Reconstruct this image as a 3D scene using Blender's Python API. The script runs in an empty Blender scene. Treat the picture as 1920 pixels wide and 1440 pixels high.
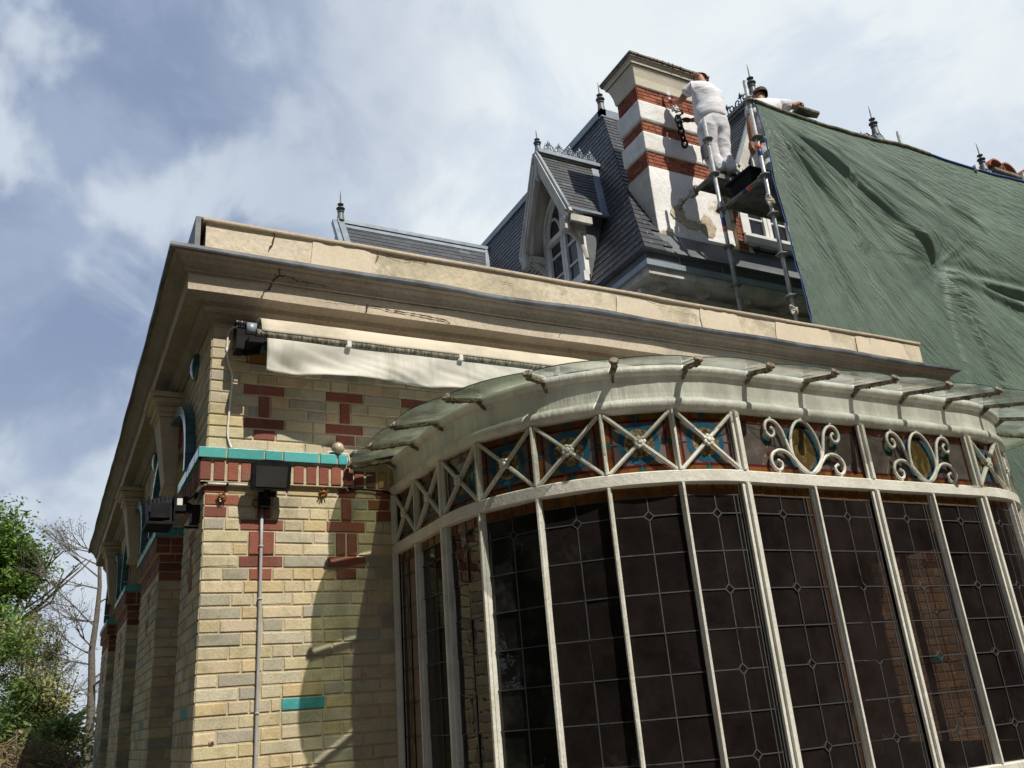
import bpy, math, random
from mathutils import Vector, Matrix, noise as mnoise
random.seed(7)
SC = bpy.context.scene
COL = SC.collection
pi, sin, cos = math.pi, math.sin, math.cos
V = Vector

# ------------------------------------------------------------------ camera
cam = bpy.data.objects.new('camera', bpy.data.cameras.new('camera'))
COL.objects.link(cam)
CR = V((0.887645514786038, -0.45362748564927924, -0.07942005001095304))
CD = V((0.0969078388466473, 0.3525801425826219, -0.9307502961731948))
CF = V((0.45021584917714924, 0.818479900376259, 0.35692624144179635))
CPOS = V((-0.7363247791060029, -5.123346563687442, 1.6))
cam.matrix_world = Matrix(((CR.x, -CD.x, -CF.x, CPOS.x), (CR.y, -CD.y, -CF.y, CPOS.y),
                           (CR.z, -CD.z, -CF.z, CPOS.z), (0, 0, 0, 1)))
cam.data.sensor_width = 36
cam.data.lens = 36 * 1620 / 1920
cam.data.clip_start = 0.05
cam.data.clip_end = 2000
SC.camera = cam

# ------------------------------------------------------------------ light
SUNV = V((0.27, -1.0, 1.3)).normalized()          # towards the sun
EL, ROT = math.asin(SUNV.z), math.atan2(SUNV.x, SUNV.y)
sun = bpy.data.objects.new('sun', bpy.data.lights.new('sun', 'SUN'))
COL.objects.link(sun)
sun.data.energy = 4.6
sun.data.angle = math.radians(0.55)
sun.data.color = (1.0, 0.93, 0.82)
sun.rotation_euler = (-SUNV).to_track_quat('-Z', 'Y').to_euler()
SC.view_settings.view_transform = 'Standard'
SC.view_settings.look = 'None'
SC.view_settings.gamma = 1
SC.view_settings.exposure = 0.15

w = bpy.data.worlds.new('World')
SC.world = w
w.use_nodes = True
nt = w.node_tree
N, L = nt.nodes, nt.links
N.clear()
def nd(t, **k):
    n = N.new(t)
    for a, b in k.items():
        setattr(n, a, b)
    return n
def setin(n, **k):
    for a, b in k.items():
        n.inputs[a].default_value = b
def math_(op, a, b=None, c=None, clamp=False):
    n = nd('ShaderNodeMath', operation=op, use_clamp=clamp)
    for i, x in enumerate((a, b, c)):
        if x is None: continue
        if isinstance(x, (int, float)): n.inputs[i].default_value = x
        else: L.new(x, n.inputs[i])
    return n.outputs[0]
def smooth_(x, lo, hi):
    n = nd('ShaderNodeMapRange', interpolation_type='SMOOTHSTEP')
    L.new(x, n.inputs[0]); n.inputs[1].default_value = lo; n.inputs[2].default_value = hi
    return n.outputs[0]
def mix_(f, a, b):
    n = nd('ShaderNodeMix', data_type='RGBA')
    if isinstance(f, (int, float)): n.inputs[0].default_value = f
    else: L.new(f, n.inputs[0])
    for i, x in ((6, a), (7, b)):
        if isinstance(x, tuple): n.inputs[i].default_value = (*x, 1)
        else: L.new(x, n.inputs[i])
    return n.outputs[2]
sky = nd('ShaderNodeTexSky', sky_type='NISHITA', sun_disc=False, sun_elevation=EL, sun_rotation=ROT,
         air_density=1.0, dust_density=1.2, ozone_density=1.5)
tc = nd('ShaderNodeTexCoord')
def dotdir(v):
    n = nd('ShaderNodeVectorMath', operation='DOT_PRODUCT')
    L.new(tc.outputs['Generated'], n.inputs[0]); n.inputs[1].default_value = v
    return n.outputs['Value']
def wnoise(scale, detail, rough, dist=0.0, loc=(0, 0, 0), stretch=(1, 1, 1)):
    m = nd('ShaderNodeMapping'); m.inputs['Location'].default_value = loc; m.inputs['Scale'].default_value = stretch
    L.new(tc.outputs['Generated'], m.inputs[0])
    n = nd('ShaderNodeTexNoise'); setin(n, Scale=scale, Detail=detail, Roughness=rough, Distortion=dist)
    L.new(m.outputs[0], n.inputs['Vector'])
    return n.outputs['Fac']
def pxdir(x, y):
    return (CR * (x - 960) + CD * (y - 720) + CF * 1620).normalized()
n_big = wnoise(2.6, 5, 0.55, 0.4, (3.1, 0.4, 1.7))
n_puff = wnoise(7.0, 5, 0.5, 0.35, (0.9, 2.2, 4.4))
veil0 = dotdir(tuple(pxdir(1420, 330)))
veil = smooth_(math_('ADD', veil0, math_('MULTIPLY', math_('SUBTRACT', n_big, 0.5), 0.26)), 0.80, 1.0)
left = smooth_(dotdir(tuple(pxdir(-330, 560))), 0.82, 0.96)
puff = smooth_(math_('ADD', n_puff, math_('MULTIPLY', left, 0.15)), 0.585, 0.75)
puff = math_('MULTIPLY', puff, left)
haze_low = smooth_(dotdir((0, 0, 1)), 0.42, 0.05)
base = mix_(0.6, sky.outputs[0], (2.6, 3.4, 4.95))
n_mid = wnoise(4.6, 7, 0.6, 0.5, (1.3, 4.1, 0.2))
grey = mix_(smooth_(n_mid, 0.36, 0.64), (2.35, 3.0, 4.45), (3.6, 4.3, 5.7))
c1 = mix_(0.75, base, grey)
veilc = mix_(smooth_(n_mid, 0.40, 0.60), (6.0, 6.75, 7.6), (7.5, 8.0, 8.3))
c2 = mix_(veil, c1, veilc)
c3 = mix_(math_('MULTIPLY', puff, 0.75), c2, (6.3, 7.0, 7.7))
c4 = mix_(math_('MULTIPLY', haze_low, 0.55), c3, (6.2, 6.8, 7.4))
bg = nd('ShaderNodeBackground'); L.new(c4, bg.inputs[0]); bg.inputs[1].default_value = 0.1
out = nd('ShaderNodeOutputWorld'); L.new(bg.outputs[0], out.inputs[0])

# ------------------------------------------------------------------ mesh helper
class MB:
    def __init__(s):
        s.v, s.f, s.m, s.c, s.s, s.uv = [], [], [], [], [], []
    def vert(s, p, uv=None):
        s.v.append(tuple(p)); s.uv.append(uv); return len(s.v) - 1
    def fi(s, idx, m=0, c=(1, 1, 1), sm=False):
        s.f.append(tuple(idx)); s.m.append(m); s.c.append(c); s.s.append(sm)
    def face(s, pts, m=0, c=(1, 1, 1), sm=False):
        s.fi([s.vert(p) for p in pts], m, c, sm)
    def hexa(s, p, m=0, c=(1, 1, 1)):
        i = [s.vert(q) for q in p]                      # 0-3 bottom loop, 4-7 top loop
        for a in ((3, 2, 1, 0), (4, 5, 6, 7), (0, 1, 5, 4), (1, 2, 6, 5), (2, 3, 7, 6), (3, 0, 4, 7)):
            s.fi([i[k] for k in a], m, c)
    def box(s, x0, x1, y0, y1, z0, z1, m=0, c=(1, 1, 1)):
        s.hexa([(x0, y0, z0), (x1, y0, z0), (x1, y1, z0), (x0, y1, z0),
                (x0, y0, z1), (x1, y0, z1), (x1, y1, z1), (x0, y1, z1)], m, c)
    def obox(s, o, X, Y, Z, m=0, c=(1, 1, 1)):
        o, X, Y, Z = V(o), V(X), V(Y), V(Z)
        s.hexa([o - X - Y - Z, o + X - Y - Z, o + X + Y - Z, o - X + Y - Z,
                o - X - Y + Z, o + X - Y + Z, o + X + Y + Z, o - X + Y + Z], m, c)
    def bar(s, a, b, wd, ht, side=None, m=0, c=(1, 1, 1)):
        a, b = V(a), V(b); d = b - a
        if side is None:
            side = d.cross(V((0, 0, 1)))
            if side.length < 1e-6: side = V((1, 0, 0))
        side = V(side); side = (side - d.normalized() * side.dot(d.normalized())).normalized()
        up = side.cross(d).normalized()
        s.obox((a + b) / 2, d / 2, side * wd / 2, up * ht / 2, m, c)
    def tube(s, pts, r, n=8, m=0, c=(1, 1, 1), cap=True, flat=None):
        pts = [V(p) for p in pts]
        rs = r if isinstance(r, (list, tuple)) else [r] * len(pts)
        rings = []
        ref = None
        for i, p in enumerate(pts):
            t = (pts[min(i + 1, len(pts) - 1)] - pts[max(i - 1, 0)])
            if t.length < 1e-9: t = V((0, 0, 1))
            t.normalize()
            if ref is None:
                ref = V((0, 0, 1)) if abs(t.z) < 0.9 else V((1, 0, 0))
            if flat is not None: ref = V(flat)
            a = t.cross(ref)
            if a.length < 1e-6: a = t.orthogonal()
            a.normalize(); b = a.cross(t).normalized(); ref = b
            rings.append([s.vert(p + (a * cos(2 * pi * k / n) + b * sin(2 * pi * k / n)) * rs[i]) for k in range(n)])
        for A, B in zip(rings, rings[1:]):
            for k in range(n):
                s.fi([A[k], A[(k + 1) % n], B[(k + 1) % n], B[k]], m, c, n > 5)
        if cap:
            s.fi(rings[0][::-1], m, c); s.fi(rings[-1], m, c)
    def lathe(s, o, prof, n=12, axis=(0, 0, 1), m=0, c=(1, 1, 1)):
        o, ax = V(o), V(axis).normalized()
        a = ax.orthogonal().normalized(); b = ax.cross(a)
        rings = []
        for r, h in prof:
            rings.append([s.vert(o + ax * h + (a * cos(2 * pi * k / n) + b * sin(2 * pi * k / n)) * max(r, 1e-4)) for k in range(n)])
        for A, B in zip(rings, rings[1:]):
            for k in range(n):
                s.fi([A[k], A[(k + 1) % n], B[(k + 1) % n], B[k]], m, c, True)
        s.fi(rings[0][::-1], m, c); s.fi(rings[-1], m, c)
    def ball(s, o, r, n=10, m=0, c=(1, 1, 1), sq=(1, 1, 1)):
        o = V(o); k = n // 2; rings = []
        for i in range(k + 1):
            t = pi * i / k
            rings.append([s.vert(o + V((r * sin(t) * cos(2 * pi * j / n) * sq[0], r * sin(t) * sin(2 * pi * j / n) * sq[1], r * cos(t) * sq[2]))) for j in range(n)])
        for A, B in zip(rings, rings[1:]):
            for j in range(n):
                s.fi([A[j], B[j], B[(j + 1) % n], A[(j + 1) % n]], m, c, True)
    def prism(s, poly, vec, m=0, c=(1, 1, 1)):
        poly = [V(p) for p in poly]; vec = V(vec); n = len(poly)
        a = [s.vert(p) for p in poly]; b = [s.vert(p + vec) for p in poly]
        s.fi(a[::-1], m, c); s.fi(b, m, c)
        for k in range(n):
            s.fi([a[k], a[(k + 1) % n], b[(k + 1) % n], b[k]], m, c)
    def sweep(s, path, prof, m=0, c=(1, 1, 1), closed=False, wob=None, sm=False, caps=False, msel=None):
        """path: (x, y, nx, ny) with mitre vector; prof: (outset, z)"""
        rings = []
        for i, (x, y, nx, ny) in enumerate(path):
            ring = []
            for j, (p, z) in enumerate(prof):
                dp, dz = wob(i, j, x, y) if wob else (0, 0)
                ring.append(s.vert((x + nx * (p + dp), y + ny * (p + dp), z + dz)))
            rings.append(ring)
        n = len(prof)
        for A, B in zip(rings, rings[1:]):
            for k in range(n if closed else n - 1):
                s.fi([A[k], B[k], B[(k + 1) % n], A[(k + 1) % n]], msel(k) if msel else m, c, sm)
        if caps:
            s.fi(rings[0], m, c); s.fi(rings[-1][::-1], m, c)
    def grid(s, nu, nv, fn, m=0, c=(1, 1, 1), sm=True, uvf=None, msel=None):
        ids = [[None] * (nv + 1) for _ in range(nu + 1)]
        for i in range(nu + 1):
            for j in range(nv + 1):
                ids[i][j] = s.vert(fn(i / nu, j / nv), uvf(i / nu, j / nv) if uvf else None)
        for i in range(nu):
            for j in range(nv):
                s.fi([ids[i][j], ids[i + 1][j], ids[i + 1][j + 1], ids[i][j + 1]],
                     msel(i / nu, j / nv) if msel else m, c, sm)
    def build(s, name, mats, parent=None, bevel=0, recalc=False, solid=0):
        base = BASE.get(parent.name, V((0, 0, 0))) if parent else V((0, 0, 0))
        if not parent and s.v:
            xs = [p[0] for p in s.v]; ys = [p[1] for p in s.v]; zs = [p[2] for p in s.v]
            base = V(((min(xs) + max(xs)) / 2, (min(ys) + max(ys)) / 2, min(zs)))
        me = bpy.data.meshes.new(name)
        me.from_pydata([(p[0] - base.x, p[1] - base.y, p[2] - base.z) for p in s.v], [], s.f)
        if not isinstance(mats, (list, tuple)): mats = [mats]
        for mt in mats: me.materials.append(mt)
        me.polygons.foreach_set('material_index', s.m)
        me.polygons.foreach_set('use_smooth', s.s)
        if any(c != (1, 1, 1) for c in s.c):
            at = me.color_attributes.new('Col', 'FLOAT_COLOR', 'CORNER')
            buf = []
            for f, c in zip(s.f, s.c):
                buf += [c[0], c[1], c[2], 1.0] * len(f)
            at.data.foreach_set('color', buf)
        if any(u is not None for u in s.uv):
            ul = me.uv_layers.new(name='UVMap')
            buf = []
            for f in s.f:
                for k in f: buf += list(s.uv[k] or (0, 0))
            ul.data.foreach_set('uv', buf)
        me.update()
        if recalc:
            import bmesh
            bm = bmesh.new(); bm.from_mesh(me); bmesh.ops.recalc_face_normals(bm, faces=bm.faces); bm.to_mesh(me); bm.free()
        o = bpy.data.objects.new(name, me)
        COL.objects.link(o)
        if parent:
            o.parent = parent
            BASE[o.name] = base
        else:
            o.location = base
            BASE[o.name] = base
        if bevel:
            md = o.modifiers.new('bevel', 'BEVEL'); md.width = bevel; md.segments = 2; md.limit_method = 'ANGLE'
        if solid:
            md = o.modifiers.new('solid', 'SOLIDIFY'); md.thickness = solid
        return o
BASE = {}
def tag(o, label=None, cat=None, group=None, kind=None):
    if label: o['label'] = label
    if cat: o['category'] = cat
    if group: o['group'] = group
    if kind: o['kind'] = kind
    return o
def thing(name, label, cat, loc, group=None):
    o = bpy.data.objects.new(name, None)
    COL.objects.link(o); o.location = loc; o.empty_display_size = 0.1
    BASE[o.name] = V(loc)
    return tag(o, label, cat, group)
def smoothpath(pts, k=6, closed=False):
    pts = [V(p) for p in pts]; n = len(pts); res = []
    for i in range(n if closed else n - 1):
        p1, p2 = pts[i], pts[(i + 1) % n]
        p0 = pts[i - 1] if (i > 0 or closed) else p1 * 2 - p2
        p3 = pts[(i + 2) % n] if (i + 2 < n or closed) else p2 * 2 - p1
        for j in range(k):
            t = j / k
            res.append(0.5 * ((2 * p1) + (p2 - p0) * t + (2 * p0 - 5 * p1 + 4 * p2 - p3) * t * t + (3 * p1 - p0 - 3 * p2 + p3) * t ** 3))
    if not closed: res.append(pts[-1])
    return res
def R(a, b): return random.uniform(a, b)

# ------------------------------------------------------------------ materials
def mat(name, c, c2=None, scale=6, thr=(0.4, 0.62), rough=0.75, metal=0.0, spec=0.35, bump=0.0, bscale=40, attr=False,
        stain=None, sscale=2, sthr=(0.52, 0.7), samt=0.8, streak=(1, 1, 1), stretch=(1, 1, 1), coat=0.0, uv=False, uvs=(1, 1), fine=0.0, trans=0.0, bdist=0.02):
    m = bpy.data.materials.new(name); m.use_nodes = True
    t = m.node_tree; n, l = t.nodes, t.links
    b = n['Principled BSDF']
    b.inputs['Roughness'].default_value = rough; b.inputs['Metallic'].default_value = metal
    b.inputs['Specular IOR Level'].default_value = spec
    if coat: b.inputs['Coat Weight'].default_value = coat; b.inputs['Coat Roughness'].default_value = 0.08
    co = n.new('ShaderNodeTexCoord')
    src = co.outputs['UV' if uv else 'Object']
    def noise(sc, det, st, ro=0.6):
        mp = n.new('ShaderNodeMapping'); mp.inputs['Scale'].default_value = st; l.new(src, mp.inputs[0])
        x = n.new('ShaderNodeTexNoise'); x.inputs['Scale'].default_value = sc; x.inputs['Detail'].default_value = det
        x.inputs['Roughness'].default_value = ro
        l.new(mp.outputs[0], x.inputs['Vector']); return x.outputs['Fac']
    def ramp(f, lo, hi):
        x = n.new('ShaderNodeMapRange'); x.interpolation_type = 'SMOOTHSTEP'; l.new(f, x.inputs[0])
        x.inputs[1].default_value = lo; x.inputs[2].default_value = hi; return x.outputs[0]
    def mixc(f, a, bb, typ='MIX'):
        x = n.new('ShaderNodeMix'); x.data_type = 'RGBA'; x.blend_type = typ
        if isinstance(f, (int, float)): x.inputs[0].default_value = f
        else: l.new(f, x.inputs[0])
        for i, q in ((6, a), (7, bb)):
            if isinstance(q, tuple): x.inputs[i].default_value = (*q[:3], 1)
            else: l.new(q, x.inputs[i])
        return x.outputs[2]
    cur = tuple(c)
    if attr:
        a = n.new('ShaderNodeAttribute'); a.attribute_name = 'Col'; cur = a.outputs['Color']
        if c != (1, 1, 1): cur = mixc(1.0, cur, tuple(c), 'MULTIPLY')
    if c2 is not None:
        f = ramp(noise(scale, 8, stretch), *thr)
        cur = mixc(f, cur, tuple(c2)) if not attr else mixc(f, cur, mixc(1.0, cur, tuple(c2), 'MULTIPLY'))
    if stain is not None:
        f = ramp(noise(sscale, 9, streak, 0.65), *sthr)
        x = n.new('ShaderNodeMath'); x.operation = 'MULTIPLY'; l.new(f, x.inputs[0]); x.inputs[1].default_value = samt
        cur = mixc(x.outputs[0], cur, tuple(stain))
    if fine:
        f = noise(bscale * 2.2, 4, (1, 1, 1))
        g = ramp(f, 0.3, 0.7)
        x = n.new('ShaderNodeMapRange'); l.new(g, x.inputs[0]); x.inputs[3].default_value = 1 - fine; x.inputs[4].default_value = 1 + fine * 0.6
        cb = n.new('ShaderNodeCombineColor')
        for i in range(3): l.new(x.outputs[0], cb.inputs[i])
        cur = mixc(1.0, cur, cb.outputs[0], 'MULTIPLY')
    if isinstance(cur, tuple): b.inputs['Base Color'].default_value = (*cur[:3], 1)
    else: l.new(cur, b.inputs['Base Color'])
    if bump:
        f = noise(bscale, 6, (uvs[0], uvs[1], 1) if uv else stretch)
        bp = n.new('ShaderNodeBump'); bp.inputs['Strength'].default_value = bump; bp.inputs['Distance'].default_value = bdist
        l.new(f, bp.inputs['Height']); l.new(bp.outputs[0], b.inputs['Normal'])
    if trans:
        tr = n.new('ShaderNodeBsdfTranslucent')
        if isinstance(cur, tuple): tr.inputs[0].default_value = (*cur[:3], 1)
        else: l.new(cur, tr.inputs[0])
        mx = n.new('ShaderNodeMixShader'); mx.inputs[0].default_value = trans
        l.new(b.outputs[0], mx.inputs[1]); l.new(tr.outputs[0], mx.inputs[2])
        l.new(mx.outputs[0], n['Material Output'].inputs[0])
    return m
def glassmat(name, tint, dirt=0.04, dirtc=(0.5, 0.5, 0.48), ior=1.5, rough=0.015, bump=0.02, bscale=9, dthr=(0.45, 0.75), tl=False):
    m = bpy.data.materials.new(name); m.use_nodes = True
    t = m.node_tree; n, l = t.nodes, t.links
    n.remove(n['Principled BSDF'])
    tr = n.new('ShaderNodeBsdfTransparent'); tr.inputs[0].default_value = (*tint, 1)
    gl = n.new('ShaderNodeBsdfGlossy'); gl.inputs['Roughness'].default_value = rough
    df = n.new('ShaderNodeBsdfTranslucent' if tl else 'ShaderNodeBsdfDiffuse'); df.inputs[0].default_value = (*dirtc, 1)
    co = n.new('ShaderNodeTexCoord')
    nz = n.new('ShaderNodeTexNoise'); nz.inputs['Scale'].default_value = bscale; nz.inputs['Detail'].default_value = 3
    l.new(co.outputs['Object'], nz.inputs['Vector'])
    bp = n.new('ShaderNodeBump'); bp.inputs['Strength'].default_value = bump; bp.inputs['Distance'].default_value = 0.05
    l.new(nz.outputs['Fac'], bp.inputs['Height']); l.new(bp.outputs[0], gl.inputs['Normal'])
    fr = n.new('ShaderNodeFresnel'); fr.inputs['IOR'].default_value = ior
    l.new(bp.outputs[0], fr.inputs['Normal'])
    m1 = n.new('ShaderNodeMixShader'); m2 = n.new('ShaderNodeMixShader')
    n2 = n.new('ShaderNodeTexNoise'); n2.inputs['Scale'].default_value = 3.5; n2.inputs['Detail'].default_value = 9; n2.inputs['Roughness'].default_value = 0.7
    l.new(co.outputs['Object'], n2.inputs['Vector'])
    mr = n.new('ShaderNodeMapRange'); mr.inputs[1].default_value = dthr[0]; mr.inputs[2].default_value = dthr[1]
    mr.inputs[3].default_value = dirt * 0.35; mr.inputs[4].default_value = dirt * 2
    l.new(n2.outputs['Fac'], mr.inputs[0])
    l.new(mr.outputs[0], m1.inputs[0]); l.new(tr.outputs[0], m1.inputs[1]); l.new(df.outputs[0], m1.inputs[2])
    l.new(fr.outputs[0], m2.inputs[0]); l.new(m1.outputs[0], m2.inputs[1]); l.new(gl.outputs[0], m2.inputs[2])
    l.new(m2.outputs[0], n['Material Output'].inputs[0])
    return m

MT = {}
MT['brick'] = mat('brick', (1, 1, 1), attr=True, c2=(0.72, 0.73, 0.68), scale=7, thr=(0.45, 0.7), rough=0.85, bump=0.22, bscale=60, fine=0.16,
                  stain=(0.21, 0.185, 0.13), sscale=4.5, sthr=(0.52, 0.76), samt=0.55, streak=(1.4, 1.4, .45))
MT['mortar'] = mat('mortar', (0.56, 0.48, 0.32), (0.44, 0.38, 0.26), scale=9, rough=0.95, bump=0.4, bscale=90)
MT['render'] = mat('cream_render', (0.60, 0.515, 0.395), (0.51, 0.44, 0.335), scale=1.6, rough=0.85, bump=0.35, bscale=22, fine=0.12,
                   stain=(0.28, 0.245, 0.19), sscale=1.6, sthr=(0.52, 0.74), samt=0.6, streak=(2.2, 2.2, .5))
MT['render_old'] = mat('weathered_render', (0.60, 0.53, 0.39), (0.47, 0.42, 0.305), scale=2.2, thr=(0.42, 0.58), rough=0.9, bump=0.5, bscale=14, fine=0.12,
                       stain=(0.68, 0.60, 0.47), sscale=0.9, sthr=(0.50, 0.54), samt=0.85)
MT['crown'] = mat('crown_render_shaded', (0.30, 0.255, 0.20), (0.24, 0.205, 0.16), scale=3, rough=0.85, bump=0.4, bscale=20, fine=0.15,
                  stain=(0.19, 0.165, 0.13), sscale=2.2, sthr=(0.5, 0.72), samt=0.5, streak=(0.4, 0.4, 4))  # render darkened: shade on cornice crown and bed is painted into the colour
MT['crack'] = mat('crack', (0.05, 0.035, 0.025), rough=1, spec=0)
MT['lead'] = mat('lead_sheet', (0.075, 0.083, 0.09), (0.15, 0.165, 0.18), scale=4, rough=0.55, spec=0.4, bump=0.3, bscale=12)
MT['zinc'] = mat('zinc', (0.27, 0.32, 0.36), (0.20, 0.24, 0.28), scale=3, rough=0.42, spec=0.5, metal=0.15, bump=0.15, bscale=10)
MT['zinc_dark'] = mat('dark_zinc', (0.075, 0.085, 0.095), (0.12, 0.135, 0.145), scale=3, rough=0.5, spec=0.5, bump=0.15, bscale=10)
MT['tile'] = mat('turquoise_tile', (1, 1, 1), attr=True, rough=0.25, spec=0.5, coat=0.4, bump=0.08, bscale=18, fine=0.06)
MT['white'] = mat('white_paint', (0.72, 0.71, 0.63), (0.62, 0.61, 0.53), scale=7, rough=0.42, spec=0.4, bump=0.22, bscale=45, fine=0.08,
                  stain=(0.33, 0.25, 0.16), sscale=6, sthr=(0.60, 0.74), samt=0.6, streak=(1, 1, .5))
MT['fascia'] = mat('fascia_paint', (0.76, 0.755, 0.69), (0.62, 0.62, 0.56), scale=9, rough=0.34, spec=0.45, bump=0.7, bscale=22, stretch=(1, 1, 0.16),
                   stain=(0.42, 0.385, 0.29), sscale=3.2, sthr=(0.54, 0.76), samt=0.5, streak=(2.4, 2.4, 0.35))
MT['rust'] = mat('rusty_iron', (0.11, 0.085, 0.06), (0.34, 0.30, 0.22), scale=26, rough=0.85, bump=0.9, bscale=60)
MT['leadcame'] = mat('lead_came', (0.085, 0.09, 0.09), rough=0.5, metal=0.4, bump=0.2)
MT['glass'] = glassmat('window_glass', (0.32, 0.265, 0.25), dirt=0.030, dirtc=(.46, .36, .34), dthr=(.3, .8))
MT['glass_dusty'] = glassmat('dusty_glass', (0.20, 0.19, 0.18), dirt=0.075, dthr=(0.5, 0.75))
MT['glass_rippled'] = mat('rippled_glass', (0.24, 0.19, 0.11), (0.10, 0.075, 0.045), scale=26, stretch=(1, 1, 0.35), rough=0.12, spec=0.5, bump=0.6, bscale=40)
MT['glass_pink'] = mat('pink_glass', (0.23, 0.165, 0.15), (0.19, 0.14, 0.13), scale=3, rough=0.1, spec=0.5, bump=0.1, bscale=12)
MT['amber'] = mat('amber_glass', (0.19, 0.078, 0.018), (0.11, 0.045, 0.014), scale=20, rough=0.15, spec=0.5, bump=0.15, bscale=30)
MT['ruby'] = mat('ruby_glass', (0.10, 0.016, 0.024), (0.06, 0.012, 0.016), scale=20, rough=0.12, spec=0.5)
MT['blueglass'] = mat('blue_glass', (0.025, 0.115, 0.19), (0.02, 0.07, 0.12), scale=12, rough=0.12, spec=0.5)
MT['greenglass'] = mat('green_glass', (0.015, 0.085, 0.07), rough=0.15, spec=0.5)
MT['paleglass'] = mat('pale_glass', (0.15, 0.135, 0.125), (0.085, 0.075, 0.075), scale=8, rough=0.15, spec=0.5)
MT['smokeglass'] = mat('smoky_glass', (0.075, 0.063, 0.055), (0.12, 0.105, 0.095), scale=10, rough=0.14, spec=0.5, bump=0.1, bscale=20)
MT['beigeglass'] = mat('beige_glass', (0.28, 0.225, 0.13), (0.10, 0.07, 0.03), scale=46, thr=(0.46, 0.56), rough=0.2, spec=0.5)
MT['brownglass'] = mat('brown_glass', (0.085, 0.06, 0.024), (0.24, 0.17, 0.07), scale=24, thr=(0.5, 0.66), rough=0.15, spec=0.5, stretch=(1, 1, 0.5))
MT['canopyglass'] = glassmat('canopy_glass', (0.86, 0.88, 0.85), dirt=0.17, dirtc=(0.75, 0.80, 0.74), bump=0.02, tl=True)
MT['canopyglass_dirty'] = glassmat('dirty_canopy_glass', (0.52, 0.56, 0.49), dirt=0.26, dirtc=(0.62, 0.66, 0.56), bump=0.02, tl=True)
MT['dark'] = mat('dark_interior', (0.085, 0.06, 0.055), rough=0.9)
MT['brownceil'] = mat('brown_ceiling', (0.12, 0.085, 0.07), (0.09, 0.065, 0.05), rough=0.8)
MT['mauve'] = mat('mauve_wall', (0.34, 0.25, 0.25), (0.28, 0.21, 0.21), scale=1.5, rough=0.8)
MT['curtain'] = mat('pale_curtain', (0.30, 0.31, 0.32), (0.20, 0.21, 0.22), scale=6, rough=.8, stretch=(1, 1, .2))
MT['slate'] = mat('slate', (1, 1, 1), attr=True, rough=0.5, spec=0.42, bump=0.25, bscale=30, fine=0.15)
MT['hook'] = mat('steel_hook', (0.5, 0.52, 0.55), rough=0.4, metal=0.6)
MT['oldwood'] = mat('weathered_white_wood', (0.60, 0.59, 0.54), (0.45, 0.435, 0.395), scale=5, rough=0.8, bump=0.5, bscale=26, stretch=(1, 1, 0.3),
                    stain=(0.24, 0.22, 0.185), sscale=6, sthr=(0.55, 0.75), samt=0.55)
MT['winwhite'] = mat('window_white', (0.78, 0.78, 0.76), (0.68, 0.68, 0.66), rough=0.5, bump=0.1)
MT['winglass'] = glassmat('house_glass', (0.10, 0.11, 0.12), dirt=0.03)
MT['plaster'] = mat('white_plaster', (0.82, 0.82, 0.80), (0.72, 0.715, 0.69), scale=2.5, rough=0.85, bump=0.5, bscale=16, fine=0.07,
                    stain=(0.50, 0.43, 0.31), sscale=1.9, sthr=(0.58, 0.64), samt=0.75)
MT['plaster_cream'] = mat('cream_plaster', (0.63, 0.58, 0.46), (0.56, 0.52, 0.42), scale=3, rough=0.85, bump=0.2, bscale=20, fine=0.06)
MT['plaster_fresh'] = mat('fresh_plaster', (0.78, 0.78, 0.76), (0.68, 0.67, 0.63), scale=5, rough=0.8, bump=0.6, bscale=18)
MT['plaster_grey'] = mat('grey_plaster', (0.52, 0.49, 0.42), (0.42, 0.40, 0.35), scale=3, rough=0.9, bump=0.5, bscale=12,
                         stain=(0.70, 0.68, 0.62), sscale=2.2, sthr=(0.55, 0.62), samt=0.7)
MT['redbrick'] = mat('red_brick', (1, 1, 1), attr=True, c2=(0.72, 0.66, 0.62), scale=9, rough=0.9, bump=0.6, bscale=50, fine=0.2)
MT['capstone'] = mat('mossy_cap', (0.16, 0.14, 0.115), (0.26, 0.23, 0.19), scale=9, rough=0.95, bump=0.8, bscale=30)
MT['clay'] = mat('terracotta', (0.36, 0.135, 0.07), (0.24, 0.10, 0.06), scale=7, rough=0.85, bump=0.3)
MT['galv'] = mat('galvanised_steel', (0.42, 0.45, 0.45), (0.30, 0.325, 0.32), scale=14, rough=0.45, metal=0.45, bump=0.1, stain=(0.17, 0.18, 0.17), sscale=9, sthr=(0.55, 0.7), samt=0.6)
MT['galv_dark'] = mat('dirty_steel', (0.17, 0.175, 0.165), (0.26, 0.265, 0.25), scale=12, rough=0.6, metal=0.3, bump=0.2)
MT['deck'] = mat('deck_steel', (0.10, 0.10, 0.095), (0.17, 0.165, 0.15), scale=9, rough=0.7, metal=0.2, bump=0.3)
MT['orange'] = mat('orange_band', (0.75, 0.13, 0.04), rough=0.5)
MT['bluep'] = mat('blue_band', (0.025, 0.07, 0.24), (0.02, 0.05, 0.18), rough=0.5)
MT['rope'] = mat('pale_rope', (0.58, 0.54, 0.46), rough=0.9)
MT['blk'] = mat('black_plastic', (0.012, 0.012, 0.014), (0.02, 0.02, 0.022), scale=10, rough=0.6, spec=0.07, bump=0.1)
MT['blkglass'] = mat('lamp_glass', (0.05, 0.05, 0.045), (0.035, 0.035, 0.03), scale=5, rough=0.12, spec=0.5)
MT['pvc'] = mat('grey_pvc', (0.42, 0.42, 0.42), (0.36, 0.36, 0.36), scale=8, rough=0.4)
MT['pvcw'] = mat('white_pvc', (0.72, 0.70, 0.64), rough=0.4)
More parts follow.
